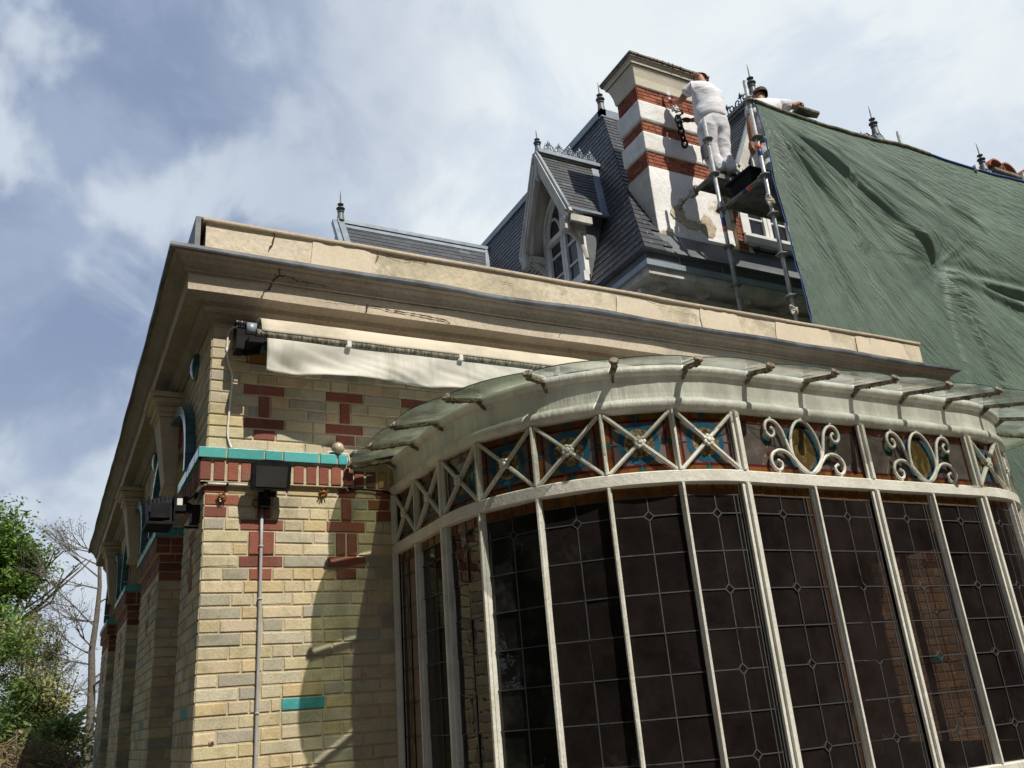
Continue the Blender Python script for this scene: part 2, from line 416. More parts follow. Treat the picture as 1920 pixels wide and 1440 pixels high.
MT['awn_cream'] = mat('cream_canvas', (0.62, 0.56, 0.44), (0.54, 0.49, 0.38), scale=3, rough=0.9, bump=0.15, bscale=120, stain=(0.34, 0.31, 0.23), sscale=3, samt=0.5)
MT['awn_val'] = mat('white_canvas', (0.66, 0.65, 0.58), (0.54, 0.53, 0.46), scale=3, rough=0.9, bump=0.12, bscale=160,
                    stain=(0.30, 0.30, 0.23), sscale=4.0, sthr=(0.50, 0.72), samt=0.6, streak=(2.2, 1, 0.35))
MT['moss'] = mat('mossy_bar', (0.38, 0.36, 0.29), (0.07, 0.075, 0.042), scale=30, thr=(0.33, 0.66), stretch=(2.6, .4, .7), rough=0.9, bump=0.5, bscale=60)
MT['steel'] = mat('bright_steel', (0.55, 0.57, 0.6), rough=0.3, metal=0.8)
MT['rustfix'] = mat('rusty_fixing', (0.20, 0.085, 0.035), (0.40, 0.24, 0.10), scale=50, rough=0.9, bump=0.8)
MT['bulb'] = mat('frosted_lamp', (0.5, 0.44, 0.33), (0.3, 0.25, 0.17), scale=25, rough=0.15, spec=0.6, coat=0.5)
MT['teal'] = mat('teal_glaze', (0.035, 0.15, 0.165), (0.025, 0.10, 0.12), scale=6, rough=0.22, spec=0.5, coat=0.4)
MT['ochre'] = mat('ochre_tile', (0.30, 0.15, 0.03), (0.24, 0.12, 0.03), rough=0.4, spec=0.5)
# ---- tarp
MT['tarp'] = mat('green_tarp', (0.20, 0.275, 0.222), (0.16, 0.225, 0.18), scale=1.2, rough=0.48, spec=0.35, uv=True, bump=0.95, bscale=1.0, uvs=(46, 4.2), trans=0.25, bdist=0.035)
MT['tarp_dark'] = mat('green_tarp_double', (0.152, 0.212, 0.17), (0.122, 0.175, 0.14), scale=1.2, rough=0.48, spec=0.35, uv=True, bump=0.95, bscale=1.0, uvs=(46, 4.2), trans=0.12, bdist=0.035)
# ================================================================== ground and far setting
g = MB()
g.grid(40, 40, lambda u, v: (-150 + 300 * u, -60 + 300 * v, -0.02 + 0.25 * mnoise.noise(V((u * 9, v * 9, 0))) * min(1, max(0, (abs(v - 0.2) * 6)))))
MT['ground'] = mat('grass_ground', (0.07, 0.085, 0.03), (0.13, 0.105, 0.06), scale=1.5, rough=1, bump=1.0, bscale=30)
tag(g.build('ground', MT['ground']), kind='structure')
g = MB(); g.box(-8, 12, -12, 0.2, -0.05, 0.012)
MT['gravel'] = mat('gravel_path', (0.20, 0.175, 0.14), (0.15, 0.13, 0.105), scale=60, rough=1, bump=1.0, bscale=120)
tag(g.build('path', MT['gravel']), kind='structure')

# ================================================================== brick annex
CREAMS = [(0.60, 0.49, 0.265), (0.66, 0.555, 0.32), (0.56, 0.475, 0.29), (0.50, 0.44, 0.28), (0.41, 0.375, 0.265),
          (0.59, 0.46, 0.24), (0.40, 0.37, 0.26), (0.63, 0.54, 0.345), (0.58, 0.50, 0.29), (0.545, 0.485, 0.315), (0.61, 0.51, 0.30), (0.62, 0.52, 0.31)]
REDS = [(0.26, 0.088, 0.06), (0.23, 0.075, 0.055), (0.30, 0.105, 0.068), (0.20, 0.07, 0.05)]
TEAL = [(0.075, 0.37, 0.365), (0.065, 0.335, 0.36), (0.10, 0.40, 0.385), (0.085, 0.36, 0.335)]
CREAMS = [(r * .97, g_ * .985, b * 1.08) for r, g_, b in CREAMS]
def jit(c, a=0.08):
    k = 1 + R(-a, a); return (c[0] * k, c[1] * k * (1 + R(-.02, .02)), c[2] * k * (1 + R(-.05, .05)))
def brick1(mb, o, u, nrm, a, b, z0, z1, c, depth=0.0055, ch=0.0035, m=0):
    o, u, nrm = V(o), V(u), V(nrm); zz = V((0, 0, 1))
    d = depth + R(-0.0015, 0.002)
    tl = [R(-0.0018, 0.0018) for _ in range(4)]
    if random.random() < .22: tl[random.randrange(4)] += R(.003, .009)
    P = lambda x, z, k: o + u * x + zz * z + nrm * k
    base = [P(a, z0, -0.002), P(b, z0, -0.002), P(b, z1, -0.002), P(a, z1, -0.002)]
    top = [P(a + ch + tl[0], z0 + ch, d), P(b - ch - tl[1], z0 + ch + tl[2], d), P(b - ch, z1 - ch - tl[3], d), P(a + ch + tl[3], z1 - ch - tl[1], d)]
    mid = [P(a, z0, d - ch), P(b, z0, d - ch), P(b, z1, d - ch), P(a, z1, d - ch)]
    i0 = [mb.vert(p) for p in base]; i1 = [mb.vert(p) for p in mid]; i2 = [mb.vert(p) for p in top]
    for A, B in ((i0, i1), (i1, i2)):
        for k in range(4): mb.fi([A[k], A[(k + 1) % 4], B[(k + 1) % 4], B[k]], m, c)
    mb.fi(i2, m, c)
def bricks(mb, o, u, nrm, u0, u1, rows, h=0.0615, special=None, skip=None, pal=CREAMS, red=None, LB=0.222, m=0, ph=0, jm=0.0095):
    special = special or {}
    for r, zb in enumerate(rows):
        sp = sorted(special.get(r, []))
        cur = u0; segs = []
        for (a, b, pc) in sp:
            a, b = max(a, u0), min(b, u1)
            if a - cur > 0.02: segs.append((cur, a - jm))
            segs.append((a, b, pc)); cur = b + jm
        if u1 - cur > 0.02: segs.append((cur, u1))
        for sg in segs:
            if len(sg) == 3 and sg[2] is None: continue
            if len(sg) == 3:
                brick1(mb, o, u, nrm, sg[0], sg[1], zb, zb + h, jit(random.choice(sg[2])), m=m); continue
            x, e = sg; first = True
            k = (r + ph) % 2
            while x < e - 0.015:
                Lk = LB if (k % 2 == 0) else (LB - jm) / 2
                if first and (r + ph) % 4 == 3: Lk = LB * 0.72
                first = False
                k += 1 if random.random() < 0.8 else 2
                b = x + Lk + R(-.004, .004)
                if e - b < 0.05: b = e
                b = min(b, e)
                c = random.choice(pal)
                if red and red(zb): c = random.choice(REDS)
                if not (skip and skip((x + b) / 2, zb + h / 2)):
                    brick1(mb, o, u, nrm, x, b, zb, zb + h, jit(c), m=m)
                x = b + jm
annex = thing('brick_annex', 'single storey cream and red brick building with heavy cracked cornice and turquoise tile ledge', 'building', (3.2, 4.5, 0))

# --- front wall
mb = MB()
mb.box(0, 1.20, 0, 0.35, 0, 4.15, 1)
mb.box(1.20, 6.56, 0, 0.35, 3.06, 4.15, 1)
mb.box(5.22, 6.56, 0, 0.35, 0, 3.06, 1)
mb.box(6.21, 6.56, 0.35, 9.1, 0, 4.15, 1)
mb.box(0.35, 6.21, 8.75, 9.1, 0, 4.15, 1)
lowrows = [2.370 + 0.0717 * k for k in range(-32, 9)]
K0 = 32
RD = REDS
sp = {5: [(.205, .450), (.715, .954)], 4: [(.255, .322), (.332, .397), (.772, .828), (.842, .901)], 3: [(.255, .322), (.332, .397), (.772, .828), (.842, .901)],
      2: [(.203, .449), (.718, .953)], 1: [(.263, .387), (.774, .895)], 7: [(0, .191), (.295, .373), (.808, .869), (.981, 1.117)],
      6: [(0, .121), (.295, .373), (.808, .869), (1.03, 1.14)], 8: [(0, .116), (.789, .898), (1.03, 1.13)]}
spec = {k + K0: [(a, b, RD) for a, b in v] for k, v in sp.items()}
spec[-9 + K0] = [(.458, .698, [TEAL[1]])]
tall = {}
for k in (3, 6):            # soldier pairs: two rows merge into one upright brick
    for a, b in sp[k]:
        if (b - a) < .09: tall[(k, round(a, 3))] = 1
UPR = {3: (.255, .322, .332, .397, .772, .828, .842, .901), 4: (.255, .322, .332, .397, .772, .828, .842, .901), 6: (.297, .373, .808, .869), 7: (.297, .373, .808, .869)}
for k, q in UPR.items():
    spec[k + K0] = [(a, b, p) for a, b, p in spec[k + K0] if not any(abs(a - x) < .004 for x in q)] + [(q[i], q[i + 1], None) for i in range(0, len(q), 2)]
bricks(mb, (0, 0, 0), (1, 0, 0), (0, -1, 0), 0.0, 1.16, lowrows, special=spec)
for (a, b, k) in ((.255, .322, 3), (.332, .397, 3), (.772, .828, 3), (.842, .901, 3), (.297, .373, 6), (.808, .869, 6)):
    brick1(mb, (0, 0, 0), (1, 0, 0), (0, -1, 0), a, b, 2.370 + .0717 * k, 2.370 + .0717 * k + .1335, jit(REDS[0]), depth=0.0095)
uprows = [3.212 + 0.0725 * k for k in range(0, 12)]
ups = {1: [(.265, .391), (.778, .898), (1.29, 1.41), (1.80, 1.92)], 2: [(.205, .446), (.711, .956), (1.225, 1.47), (1.73, 1.98)],
       3: [(.292, .355), (.804, .867), (1.316, 1.38), (1.82, 1.88)], 4: [(.292, .355), (.804, .867), (1.316, 1.38), (1.82, 1.88)], 5: [(.198, .446), (.712, .956), (1.225, 1.47), (1.73, 1.98)]}
uspec = {k: [(a, b, RD if k not in (3, 4) else None) for a, b in v] for k, v in ups.items()}
bricks(mb, (0, 0, 0), (1, 0, 0), (0, -1, 0), 0.0, 2.6, uprows, special=uspec, h=0.0625, ph=1,
       pal=[(c[0] * .93, c[1] * .93, c[2] * .95) for c in CREAMS],
       skip=lambda u, z: (.205 < u < .63 and z > 3.78))
for a, b in ups[3]:
    brick1(mb, (0, 0, 0), (1, 0, 0), (0, -1, 0), a, b, 3.4295, 3.564, jit(REDS[0]), depth=0.0095)
bricks(mb, (5.30, 0, 0), (1, 0, 0), (0, -1, 0), 0.0, 1.26, lowrows, special={5 + K0: [(.205, .450, RD), (.715, .954, RD)], 4 + K0: [(.29, .36, RD), (.80, .87, RD)], 3 + K0: [(.29, .36, RD), (.80, .87, RD)], 2 + K0: [(.203, .449, RD), (.718, .953, RD)], -9 + K0: [(.458, .698, TEAL)]})
# soldier course and projecting band under the ledge
mb.box(-.032, .84, -.032, 0.02, 3.0, 3.142, 1)
mb.box(.84, 1.17, -.008, 0.02, 3.0, 3.20, 1)
x = -.040
while x < 1.16:
    pr = -.032 if x < .83 else -.008
    bw = .061
    brick1(mb, (0, pr, 0), (1, 0, 0), (0, -1, 0), x, x + bw, 3.010, 3.126 if x < .83 else 3.115, jit(random.choice(REDS if x < 1.02 else [(.42, .27, .13), (.36, .2, .1)]), .16), depth=0.006)
    x += bw + .0165
front = mb.build('front_wall', [MT['brick'], MT['mortar']], annex)

# --- side wall with three arched bays
mb = MB()
BAYS = [(1.50, .69), (4.27, .72), (7.02, .72)]
piers = [(0.0, .81), (2.19, 3.55), (4.99, 6.30), (7.74, 9.1)]
for a, b in piers: mb.box(0, .35, max(a, .35), b, 0, 3.2, 1)
def sup(c, a, b, t, n=2.5):
    ct, st = cos(t), sin(t)
    return c + a * math.copysign(abs(ct) ** (2 / n), ct), 3.2 + b * abs(st) ** (2 / n)
for c, a in BAYS:
    for i in range(24):
        t0, t1 = pi * i / 24, pi * (i + 1) / 24
        y0, z0 = sup(c, a, .40, t0); y1, z1 = sup(c, a, .40, t1)
        mb.face([(0, y0, z0), (0, y1, z1), (0, y1, 4.15), (0, y0, 4.15)], 1)
        mb.face([(0, y0, z0), (.35, y0, z0), (.35, y1, z1), (0, y1, z1)], 1)
    for i in range(34):
        t0, t1 = pi * i / 34, pi * (i + .86) / 34
        q = [sup(c, a + .015, .415, t0), sup(c, a + .015, .415, t1), sup(c, a + .31, .60, t1), sup(c, a + .31, .60, t0)]
        mb.prism([(-.008, y, z) for y, z in q], (.01, 0, 0), 0, jit(random.choice(REDS)))
for (a, b) in ((0, .81), (2.19, 3.55), (4.99, 6.3), (7.74, 9.1)): mb.face([(0, a, 3.2), (0, b, 3.2), (0, b, 4.15), (0, a, 4.15)], 1)
def inarch(u, z):
    for c, a in BAYS:
        k = abs(u - c) / (a + .33)
        if k < 1 and z < 3.2 + .62 * (1 - k ** 2.5) ** (1 / 2.5): return True
    return False
sred = lambda z: z > 2.80
side_sp = {8 + K0: [(.0, .11, RD), (.55, .81, RD)], 5 + K0: [(.30, .52, RD)], 4 + K0: [(.37, .43, RD)], 3 + K0: [(.37, .43, RD)], 2 + K0: [(.30, .52, RD)], 1 + K0: [(.34, .46, RD)], -9 + K0: [(.26, .49, TEAL)]}
for i, (a, b) in enumerate(piers):
    sp2 = {k: [(x + a + (.2 if i else 0), y + a + (.2 if i else 0), p) for x, y, p in v if k != 8 + K0] for k, v in side_sp.items()}
    if i == 0: sp2[8 + K0] = side_sp[8 + K0]
    bricks(mb, (0, 0, 0), (0, 1, 0), (-1, 0, 0), a, b, lowrows, special=sp2, ph=1, red=(lambda z: z > 2.86) if i else None)
    if i:
        bricks(mb, (0, a, 0), (1, 0, 0), (0, -1, 0), 0.0, 0.34, lowrows, red=sred, ph=i)
bricks(mb, (0, 0, 0), (0, 1, 0), (-1, 0, 0), 0, 9.1, uprows, skip=inarch, h=.0625)
# red corbels below the pier ledges
for a, b in piers:
    a0 = a - .03
    mb.box(-.03, .34, a0, b + .03 if a else .83, 3.0, 3.142, 1)
    y = a0 - .004
    while y < b:
        brick1(mb, (-.03, 0, 0), (0, 1, 0), (-1, 0, 0), y, y + .061, 3.01, 3.126, jit(random.choice(REDS), .16), depth=.006); y += .0775
    if a:
        x = -.036
        while x < .3:
            brick1(mb, (0, a0, 0), (1, 0, 0), (0, -1, 0), x, x + .1, 3.01, 3.065, jit(random.choice(REDS)), depth=.006)
            brick1(mb, (0, a0, 0), (1, 0, 0), (0, -1, 0), x, x + .1, 3.073, 3.128, jit(random.choice(REDS)), depth=.006); x += .11
side = mb.build('side_wall', [MT['brick'], MT['mortar']], annex)

# arched windows in the bays
for c, a in BAYS:
    mb = MB()
    mb.box(.30, .33, c - a - .02, c + a + .02, .9, 3.6, 0)
    mb.box(.20, .345, c - a - .02, c + a + .02, 0, .9, 1)
    o = mb.build('window', [MT['winglass'], MT['mortar']], annex)
    mb = MB()
    for y in (c - a + .04, c, c + a - .04): mb.box(.27, .298, y - .03, y + .03, .9, 3.55)
    for z in (.94, 1.8, 2.6, 3.15): mb.box(.272, .296, c - a, c + a, z - .03, z + .03)
    mb.build('window_frame', MT['winwhite'], o)

# turquoise ledge, front + side returns + piers
def ledge(path):
    mb = MB()
    for (p, q, nrm) in path:
        p, q, nrm = V(p), V(q), V(nrm); d = q - p; ln = d.length; d.normalize()
        x = 0; k = 0
        while x < ln - .01:
            Lk = [.16, .215, .105, .22, .11][k % 5]; k += 1
            e = min(x + Lk, ln)
            if ln - e < .05: e = ln
            a = p + d * (x + .001); b = p + d * (e - .006)
            tn = R(0, .0015)
            zt = 3.203 + R(-.0015, .0015)
            inn = -nrm * .06
            mb.hexa([a + nrm * tn + V((0, 0, 3.140)), b + nrm * tn + V((0, 0, 3.140)), b + inn + V((0, 0, 3.140)), a + inn + V((0, 0, 3.140)),
                     a + nrm * tn + V((0, 0, zt)), b + nrm * tn + V((0, 0, zt)), b + inn + V((0, 0, zt)), a + inn + V((0, 0, zt))], 0, jit(random.choice(TEAL), .07))
            x = e + .004
    return mb
mb = ledge([((-.055, -.055, 0), (.838, -.055, 0), (0, -1, 0)), ((-.055, -.05, 0), (-.055, .83, 0), (-1, 0, 0))])
mb.box(-.045, .832, -.045, .01, 3.143, 3.198, 1)
mb.box(-.045, 0, -.04, .825, 3.143, 3.198, 1)
mb.build('tile_ledge', [MT['tile'], MT['mortar']], annex, bevel=.003)
for a, b in piers[1:]:
    mb = ledge([((-.05, a - .05, 0), (.34, a - .05, 0), (0, -1, 0)), ((-.05, a - .045, 0), (-.05, b + .05, 0), (-1, 0, 0))])
    mb.box(-.04, .33, a - .04, b + .04, 3.143, 3.198, 1)
    mb.build('tile_ledge', [MT['tile'], MT['mortar']], annex, bevel=.003)
# glazed hood moulds, keystones and bosses
for c, a in BAYS:
    mb = MB()
    n = 30
    pts = [sup(c, a + .36, .66, pi * i / n) for i in range(n + 1)]
    pin = [sup(c, a + .30, .59, pi * i / n) for i in range(n + 1)]
    for i in range(n):
        e = .94
        lerp = lambda A, B, t: (A[0] + (B[0] - A[0]) * t, A[1] + (B[1] - A[1]) * t)
        q = [pts[i], lerp(pts[i], pts[i + 1], e), lerp(pin[i], pin[i + 1], e), pin[i]]
        mb.prism([(-.068, y, z) for y, z in q], (.07, 0, 0), 0, jit((.75, .9, 1), .12))
    mb.build('arch_hood', MT['teal'], annex, recalc=True)
    mb = MB()
    z0, z1 = 3.36, 3.86
    mb.hexa([(-.085, c - .10, z0), (.0, c - .10, z0), (.0, c + .10, z0), (-.085, c + .10, z0),
             (-.155, c - .15, z1), (.0, c - .15, z1), (.0, c + .15, z1), (-.155, c + .15, z1)])
    mb.hexa([(-.10, c - .075, z0 - .05), (.0, c - .075, z0 - .05), (.0, c + .075, z0 - .05), (-.10, c + .075, z0 - .05),
             (-.09, c - .10, z0), (.0, c - .10, z0), (.0, c + .10, z0), (-.09, c + .10, z0)])
    for zz, p, hw in ((3.86, .165, .165), (3.895, .185, .185), (3.935, .175, .175), (3.96, .21, .20), (4.0, .235, .22)):
        mb.box(-p, 0.0, c - hw, c + hw, zz + .001, zz + .036)
    mb.build('keystone', MT['render'], annex, bevel=.006)
for y in (.60, 2.90, 5.65, 8.4):
    mb = MB(); mb.lathe((0, y, 3.97), [(.10, 0), (.10, .012), (.085, .03), (.05, .045), (.0, .05)], 20, (-1, 0, 0))
    mb.build('boss', MT['teal'], annex)
mb = MB()
mb.box(.213, .62, -.006, .01, 3.782, 4.03, 1)
mb.lathe((.417, -.006, 3.96), [(.15, 0), (.15, .012), (.12, .03), (.0, .045)], 24, (0, -1, 0), 0)
mb.box(.207, .213, -.01, .01, 3.776, 4.03, 2); mb.box(.213, .62, -.01, .01, 3.776, 3.782, 2)
mb.build('tile_panel', [MT['teal'], MT['ochre'], MT['dark']], annex)

# --- cornice, lead flashing, parapet
def mitre_path(xr=6.56, yb=9.1, step=.12):
    P = [(xr, 2.2, 1, 0), (xr, 0, 1, -1)]
    n = int(xr / step)
    for i in range(1, n): P.append((xr - xr * i / n, 0, 0, -1))
    P.append((0, 0, -1, -1))
    n = int(yb / .3)
    for i in range(1, n + 1): P.append((0, yb * i / n, -1, 0))
    return P
PATH = mitre_path()
def wobf(seed, amp, ampz, fr=1.3):
    def f(i, j, x, y):
        s = x - y
        return (amp * mnoise.noise(V((s * fr, seed, j * .15))), ampz * mnoise.noise(V((s * fr * .8, seed + 9, 0))))
    return f
cor = MB()
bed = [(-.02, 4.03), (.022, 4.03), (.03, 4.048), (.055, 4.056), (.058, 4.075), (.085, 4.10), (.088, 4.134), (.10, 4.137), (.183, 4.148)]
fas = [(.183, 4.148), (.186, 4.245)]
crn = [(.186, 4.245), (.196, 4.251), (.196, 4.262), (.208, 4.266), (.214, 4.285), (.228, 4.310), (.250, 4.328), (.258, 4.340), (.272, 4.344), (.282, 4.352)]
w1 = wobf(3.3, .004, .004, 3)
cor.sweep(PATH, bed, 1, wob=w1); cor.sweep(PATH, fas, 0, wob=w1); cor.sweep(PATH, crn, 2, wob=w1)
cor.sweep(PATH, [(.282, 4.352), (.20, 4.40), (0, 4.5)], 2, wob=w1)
# closing end of the cornice at the far end
full = bed + fas[1:] + crn[1:] + [(0, 4.5), (-.02, 4.5)]
cor.fi([cor.vert((-p, 9.1, z)) for p, z in full], 0)
def crack(mb, pts, wd=.006, pl='F', m=3):
    # pts in (x, z) on the front fascia/crown, ribbon of varying width
    out = []
    for i in range(len(pts) - 1):
        for k in range(6):
            t = k / 6
            out.append((pts[i][0] + (pts[i + 1][0] - pts[i][0]) * t + R(-.006, .006), pts[i][1] + (pts[i + 1][1] - pts[i][1]) * t + R(-.005, .005), pts[i][2] + (pts[i + 1][2] - pts[i][2]) * t))
    out.append(pts[-1])
    for A, B in zip(out, out[1:]):
        d = V((B[0] - A[0], 0, B[1] - A[1])); nn = V((-d.z, 0, d.x)).normalized() * wd * R(.15, .5)
        a0 = V((A[0], A[2], A[1])); b0 = V((B[0], B[2], B[1]))
        mb.face([a0 - nn, b0 - nn * .9, b0 + nn, a0 + nn], m)
crack(cor, [(.30, 4.255, -.205), (.305, 4.22, -.1925), (.265, 4.20, -.1925), (.252, 4.15, -.1915)], .010)
crack(cor, [(.345, 4.34, -.268), (.35, 4.30, -.232), (.31, 4.262, -.209)], .013)
crack(cor, [(.31, 4.30, -.228), (.40, 4.305, -.231), (.47, 4.288, -.222), (.55, 4.287, -.222), (.66, 4.285, -.221)], .008)
crack(cor, [(.93, 4.146, -.1915), (.935, 4.205, -.1925), (1.02, 4.205, -.1935), (1.10, 4.185, -.1925), (1.25, 4.19, -.1925), (1.42, 4.178, -.1925), (1.50, 4.172, -.1925), (1.53, 4.15, -.1915)], .011)
crack(cor, [(.66, 4.20, -.1935), (.78, 4.198, -.1935), (.86, 4.202, -.1935)], .004)
crack(cor, [(.7, 4.2525, -.202), (1.5, 4.256, -.2025), (2.6, 4.254, -.2025)], .004)
crack(cor, [(2.4, 4.17, -.1925), (2.43, 4.21, -.1935)], .004)
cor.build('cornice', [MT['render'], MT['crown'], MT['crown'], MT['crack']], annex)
ld = MB()
ld.sweep(PATH, [(.278, 4.350), (.302, 4.352), (.306, 4.362), (.304, 4.384), (.25, 4.392), (.083, 4.43)], 0, wob=wobf(1.7, .014, .022, 1.7))
ld.build('lead_flashing', MT['lead'], annex)
MT['render_pale'] = mat('smooth_pale_render', (0.68, 0.60, 0.46), (0.63, 0.55, 0.42), scale=3, rough=.85, bump=.12, bscale=25, fine=.06)
pa = MB()
PP = [(x if x < 6.5 else 6.56, y, nx, ny) for x, y, nx, ny in PATH]
pa.sweep(PP, [(.083, 4.42), (.085, 4.69)], 0, wob=wobf(8.1, .006, 0, 3))
pa.sweep(PP, [(.083, 4.69), (-.18, 4.69), (-.18, 4.42)], 0)
crack(pa, [(.345, 4.70, -.0935), (.335, 4.62, -.0935), (.31, 4.56, -.0935)], .010, m=1)
crack(pa, [(1.05, 4.69, -.0935), (1.06, 4.65, -.0935), (1.04, 4.60, -.0935)], .008, m=1)
crack(pa, [(1.12, 4.67, -.0935), (1.25, 4.65, -.0935), (1.33, 4.67, -.0935), (1.42, 4.655, -.0935)], .006, m=1)
crack(pa, [(2.0, 4.61, -.0935), (2.12, 4.605, -.0935)], .004, m=1)
crack(pa, [(3.35, 4.66, -.0935), (3.5, 4.63, -.0935), (3.7, 4.6, -.0935), (3.85, 4.61, -.0935)], .004, m=1)
crack(pa, [(5.95, 4.69, -.0935), (5.93, 4.60, -.0935)], .006, m=1)
for x0, x1, z0, z1 in ((.60, 1.00, 4.50, 4.672), (3.05, 3.45, 4.5, 4.66), (3.9, 4.3, 4.5, 4.672), (4.75, 5.4, 4.5, 4.675), (5.75, 6.4, 4.5, 4.672)):
    n = 9
    pts_ = [(x0 + (x1 - x0) * i / n, z1 + R(-.008, .006)) for i in range(n + 1)] + [(x1 + R(.0, .03), z0 + (z1 - z0) * .5), (x1 + R(0, .05), z0)] + [(x0 - R(0, .04), z0), (x0 - R(0, .02), z0 + (z1 - z0) * .5)]
    pa.face([(x, -.0925, z) for x, z in pts_], 2)
pa.build('parapet', [MT['render_old'], MT['crack'], MT['render_pale']], annex)
pc = MB()
pc.sweep(PP, [(.10, 4.690), (.104, 4.698), (.104, 4.712), (-.20, 4.722)], 0, wob=wobf(5.5, .006, .006, 2))
pc.sweep(PP, [(.104, 4.6905), (.06, 4.6905)], 0, wob=wobf(5.5, .006, .006, 2))
pc.build('parapet_capping', MT['render'], annex)
lc = MB()          # lead strip on the side parapet
lc.box(-.150, -.118, -.10, 9.1, 4.40, 4.70); lc.box(-.150, -.06, -.10, 9.1, 4.70, 4.712)
lc.build('side_flashing', MT['zinc_dark'], annex)
rf = MB(); rf.box(.1, 6.5, .1, 9.0, 4.40, 4.52); rf.build('flat_roof', MT['lead'], annex)

# --- interior that shows through the bow window
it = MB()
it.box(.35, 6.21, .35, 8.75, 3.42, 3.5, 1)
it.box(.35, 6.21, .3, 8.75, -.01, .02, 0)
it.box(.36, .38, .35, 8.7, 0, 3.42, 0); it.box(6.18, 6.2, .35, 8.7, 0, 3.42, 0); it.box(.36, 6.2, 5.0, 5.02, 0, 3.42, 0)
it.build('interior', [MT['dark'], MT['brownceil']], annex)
it = MB()
it.grid(10, 4, lambda u, v: (3.36 + .56 * u, -1.20 + .012 * sin(u * 30), 2.9 * v), 0)
it.box(3.30, 3.36, -1.24, -1.18, 0, 2.9, 1)
MT['blind'] = mat('mauve_blind', (.62, .50, .50), (.56, .46, .46), scale=2, rough=.9)
it.build('blind', [MT['blind'], MT['oldwood']], annex)
it = MB(); it.box(3.62, 3.70, -.2, -.1, 0, 3.0); it.build('interior_post', MT['mauve'], annex)
it = MB()
it.box(4.70, 5.15, 1.40, 1.75, 0, 3.1, 1)
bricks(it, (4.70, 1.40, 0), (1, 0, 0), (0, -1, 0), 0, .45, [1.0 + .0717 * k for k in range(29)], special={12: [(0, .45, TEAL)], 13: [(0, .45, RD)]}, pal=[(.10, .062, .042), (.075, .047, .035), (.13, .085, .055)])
it.build('interior_pier', [MT['brick'], MT['mortar']], annex)
# ================================================================== bow window
bow = thing('bow_window', 'white iron bow window with dark leaded panes, stained glass frieze and glass canopy', 'bow window', (3.21, -.9, 0))
RAD, XL, XR, YC = 1.13, 1.16, 5.26, -.8
S1 = .8; S2 = S1 + RAD * pi / 2; S3 = S2 + 1.84; S4 = S3 + RAD * pi / 2; S5 = S4 + .8
def bowp(s, off=0.0):
    """point and outward normal of the plan curve"""
    if s <= S1: p, n = (XL, -s), (-1, 0)
    elif s <= S2:
        a = (s - S1) / RAD; n = (-cos(a), -sin(a)); p = (XL + RAD + n[0] * RAD, YC + n[1] * RAD)
    elif s <= S3: p, n = (XL + RAD + (s - S2), YC - RAD), (0, -1)
    elif s <= S4:
        a = (s - S3) / RAD; n = (sin(a), -cos(a)); p = (XR - RAD + n[0] * RAD, YC + n[1] * RAD)
    else: p, n = (XR, YC + (s - S4)), (1, 0)
    return V((p[0] + n[0] * off, p[1] + n[1] * off, 0)), V((n[0], n[1], 0))
def bowpath(s0=0, s1=S5, n=90):
    P = []
    for i in range(n + 1):
        p, nr = bowp(s0 + (s1 - s0) * i / n); P.append((p.x, p.y, nr.x, nr.y))
    return P
BP = bowpath()
posts = [0.03, S1, S2, S2 + .92, S3, S4, S5 - .03]
arcA = [S1 + (S2 - S1) * k / 5 for k in range(1, 5)]; arcB = [S3 + (S4 - S3) * k / 5 for k in range(1, 5)]
thin_up = [.4] + arcA + arcB + [S4 + .4]
thin_low = thin_up + [S2 + .46, S2 + 1.38]
# fascia
mb = MB()
w2 = wobf(6.2, .0035, .002, 5)
fp = [(-.03, 2.962), (.012, 2.962), (.030, 2.970), (.042, 2.985), (.044, 3.004), (.036, 3.020), (.022, 3.028), (.014, 3.034), (.012, 3.060), (.014, 3.128), (.018, 3.140), (.020, 3.146)]
mb.sweep(BP, fp[:2], 0, wob=w2); mb.sweep(BP, fp[1:7], 0, wob=w2, sm=True); mb.sweep(BP, fp[6:8], 0, wob=w2); mb.sweep(BP, fp[7:10], 0, wob=w2); mb.sweep(BP, fp[9:], 0, wob=w2)
tor = [(.030 + .032 * cos(t), 3.176 + .030 * sin(t)) for t in [pi * (1.35 - k * 1.6 / 9) for k in range(10)][::-1]]
tor = [(.014, 3.146)] + [(.016 + .036 * sin(pi * k / 10), 3.176 - .030 * cos(pi * k / 10)) for k in range(11)] + [(-.05, 3.208), (-.09, 3.15)]
mb.sweep(BP, tor[:2], 0, wob=w2); mb.sweep(BP, tor[1:], 0, wob=w2, sm=True)
mb.build('fascia', MT['fascia'], bow)
# roof and ceiling
mb = MB()
top = [mb.vert((bowp(S5 * i / 60, -.05)[0].x, bowp(S5 * i / 60, -.05)[0].y, 3.20)) for i in range(61)]
mb.fi(top, 0)
low = [mb.vert((bowp(S5 * i / 60, -.03)[0].x, bowp(S5 * i / 60, -.03)[0].y, 3.05)) for i in range(61)]
mb.fi(low[::-1], 1)
mb.build('roof', [MT['zinc'], MT['brownceil']], bow)
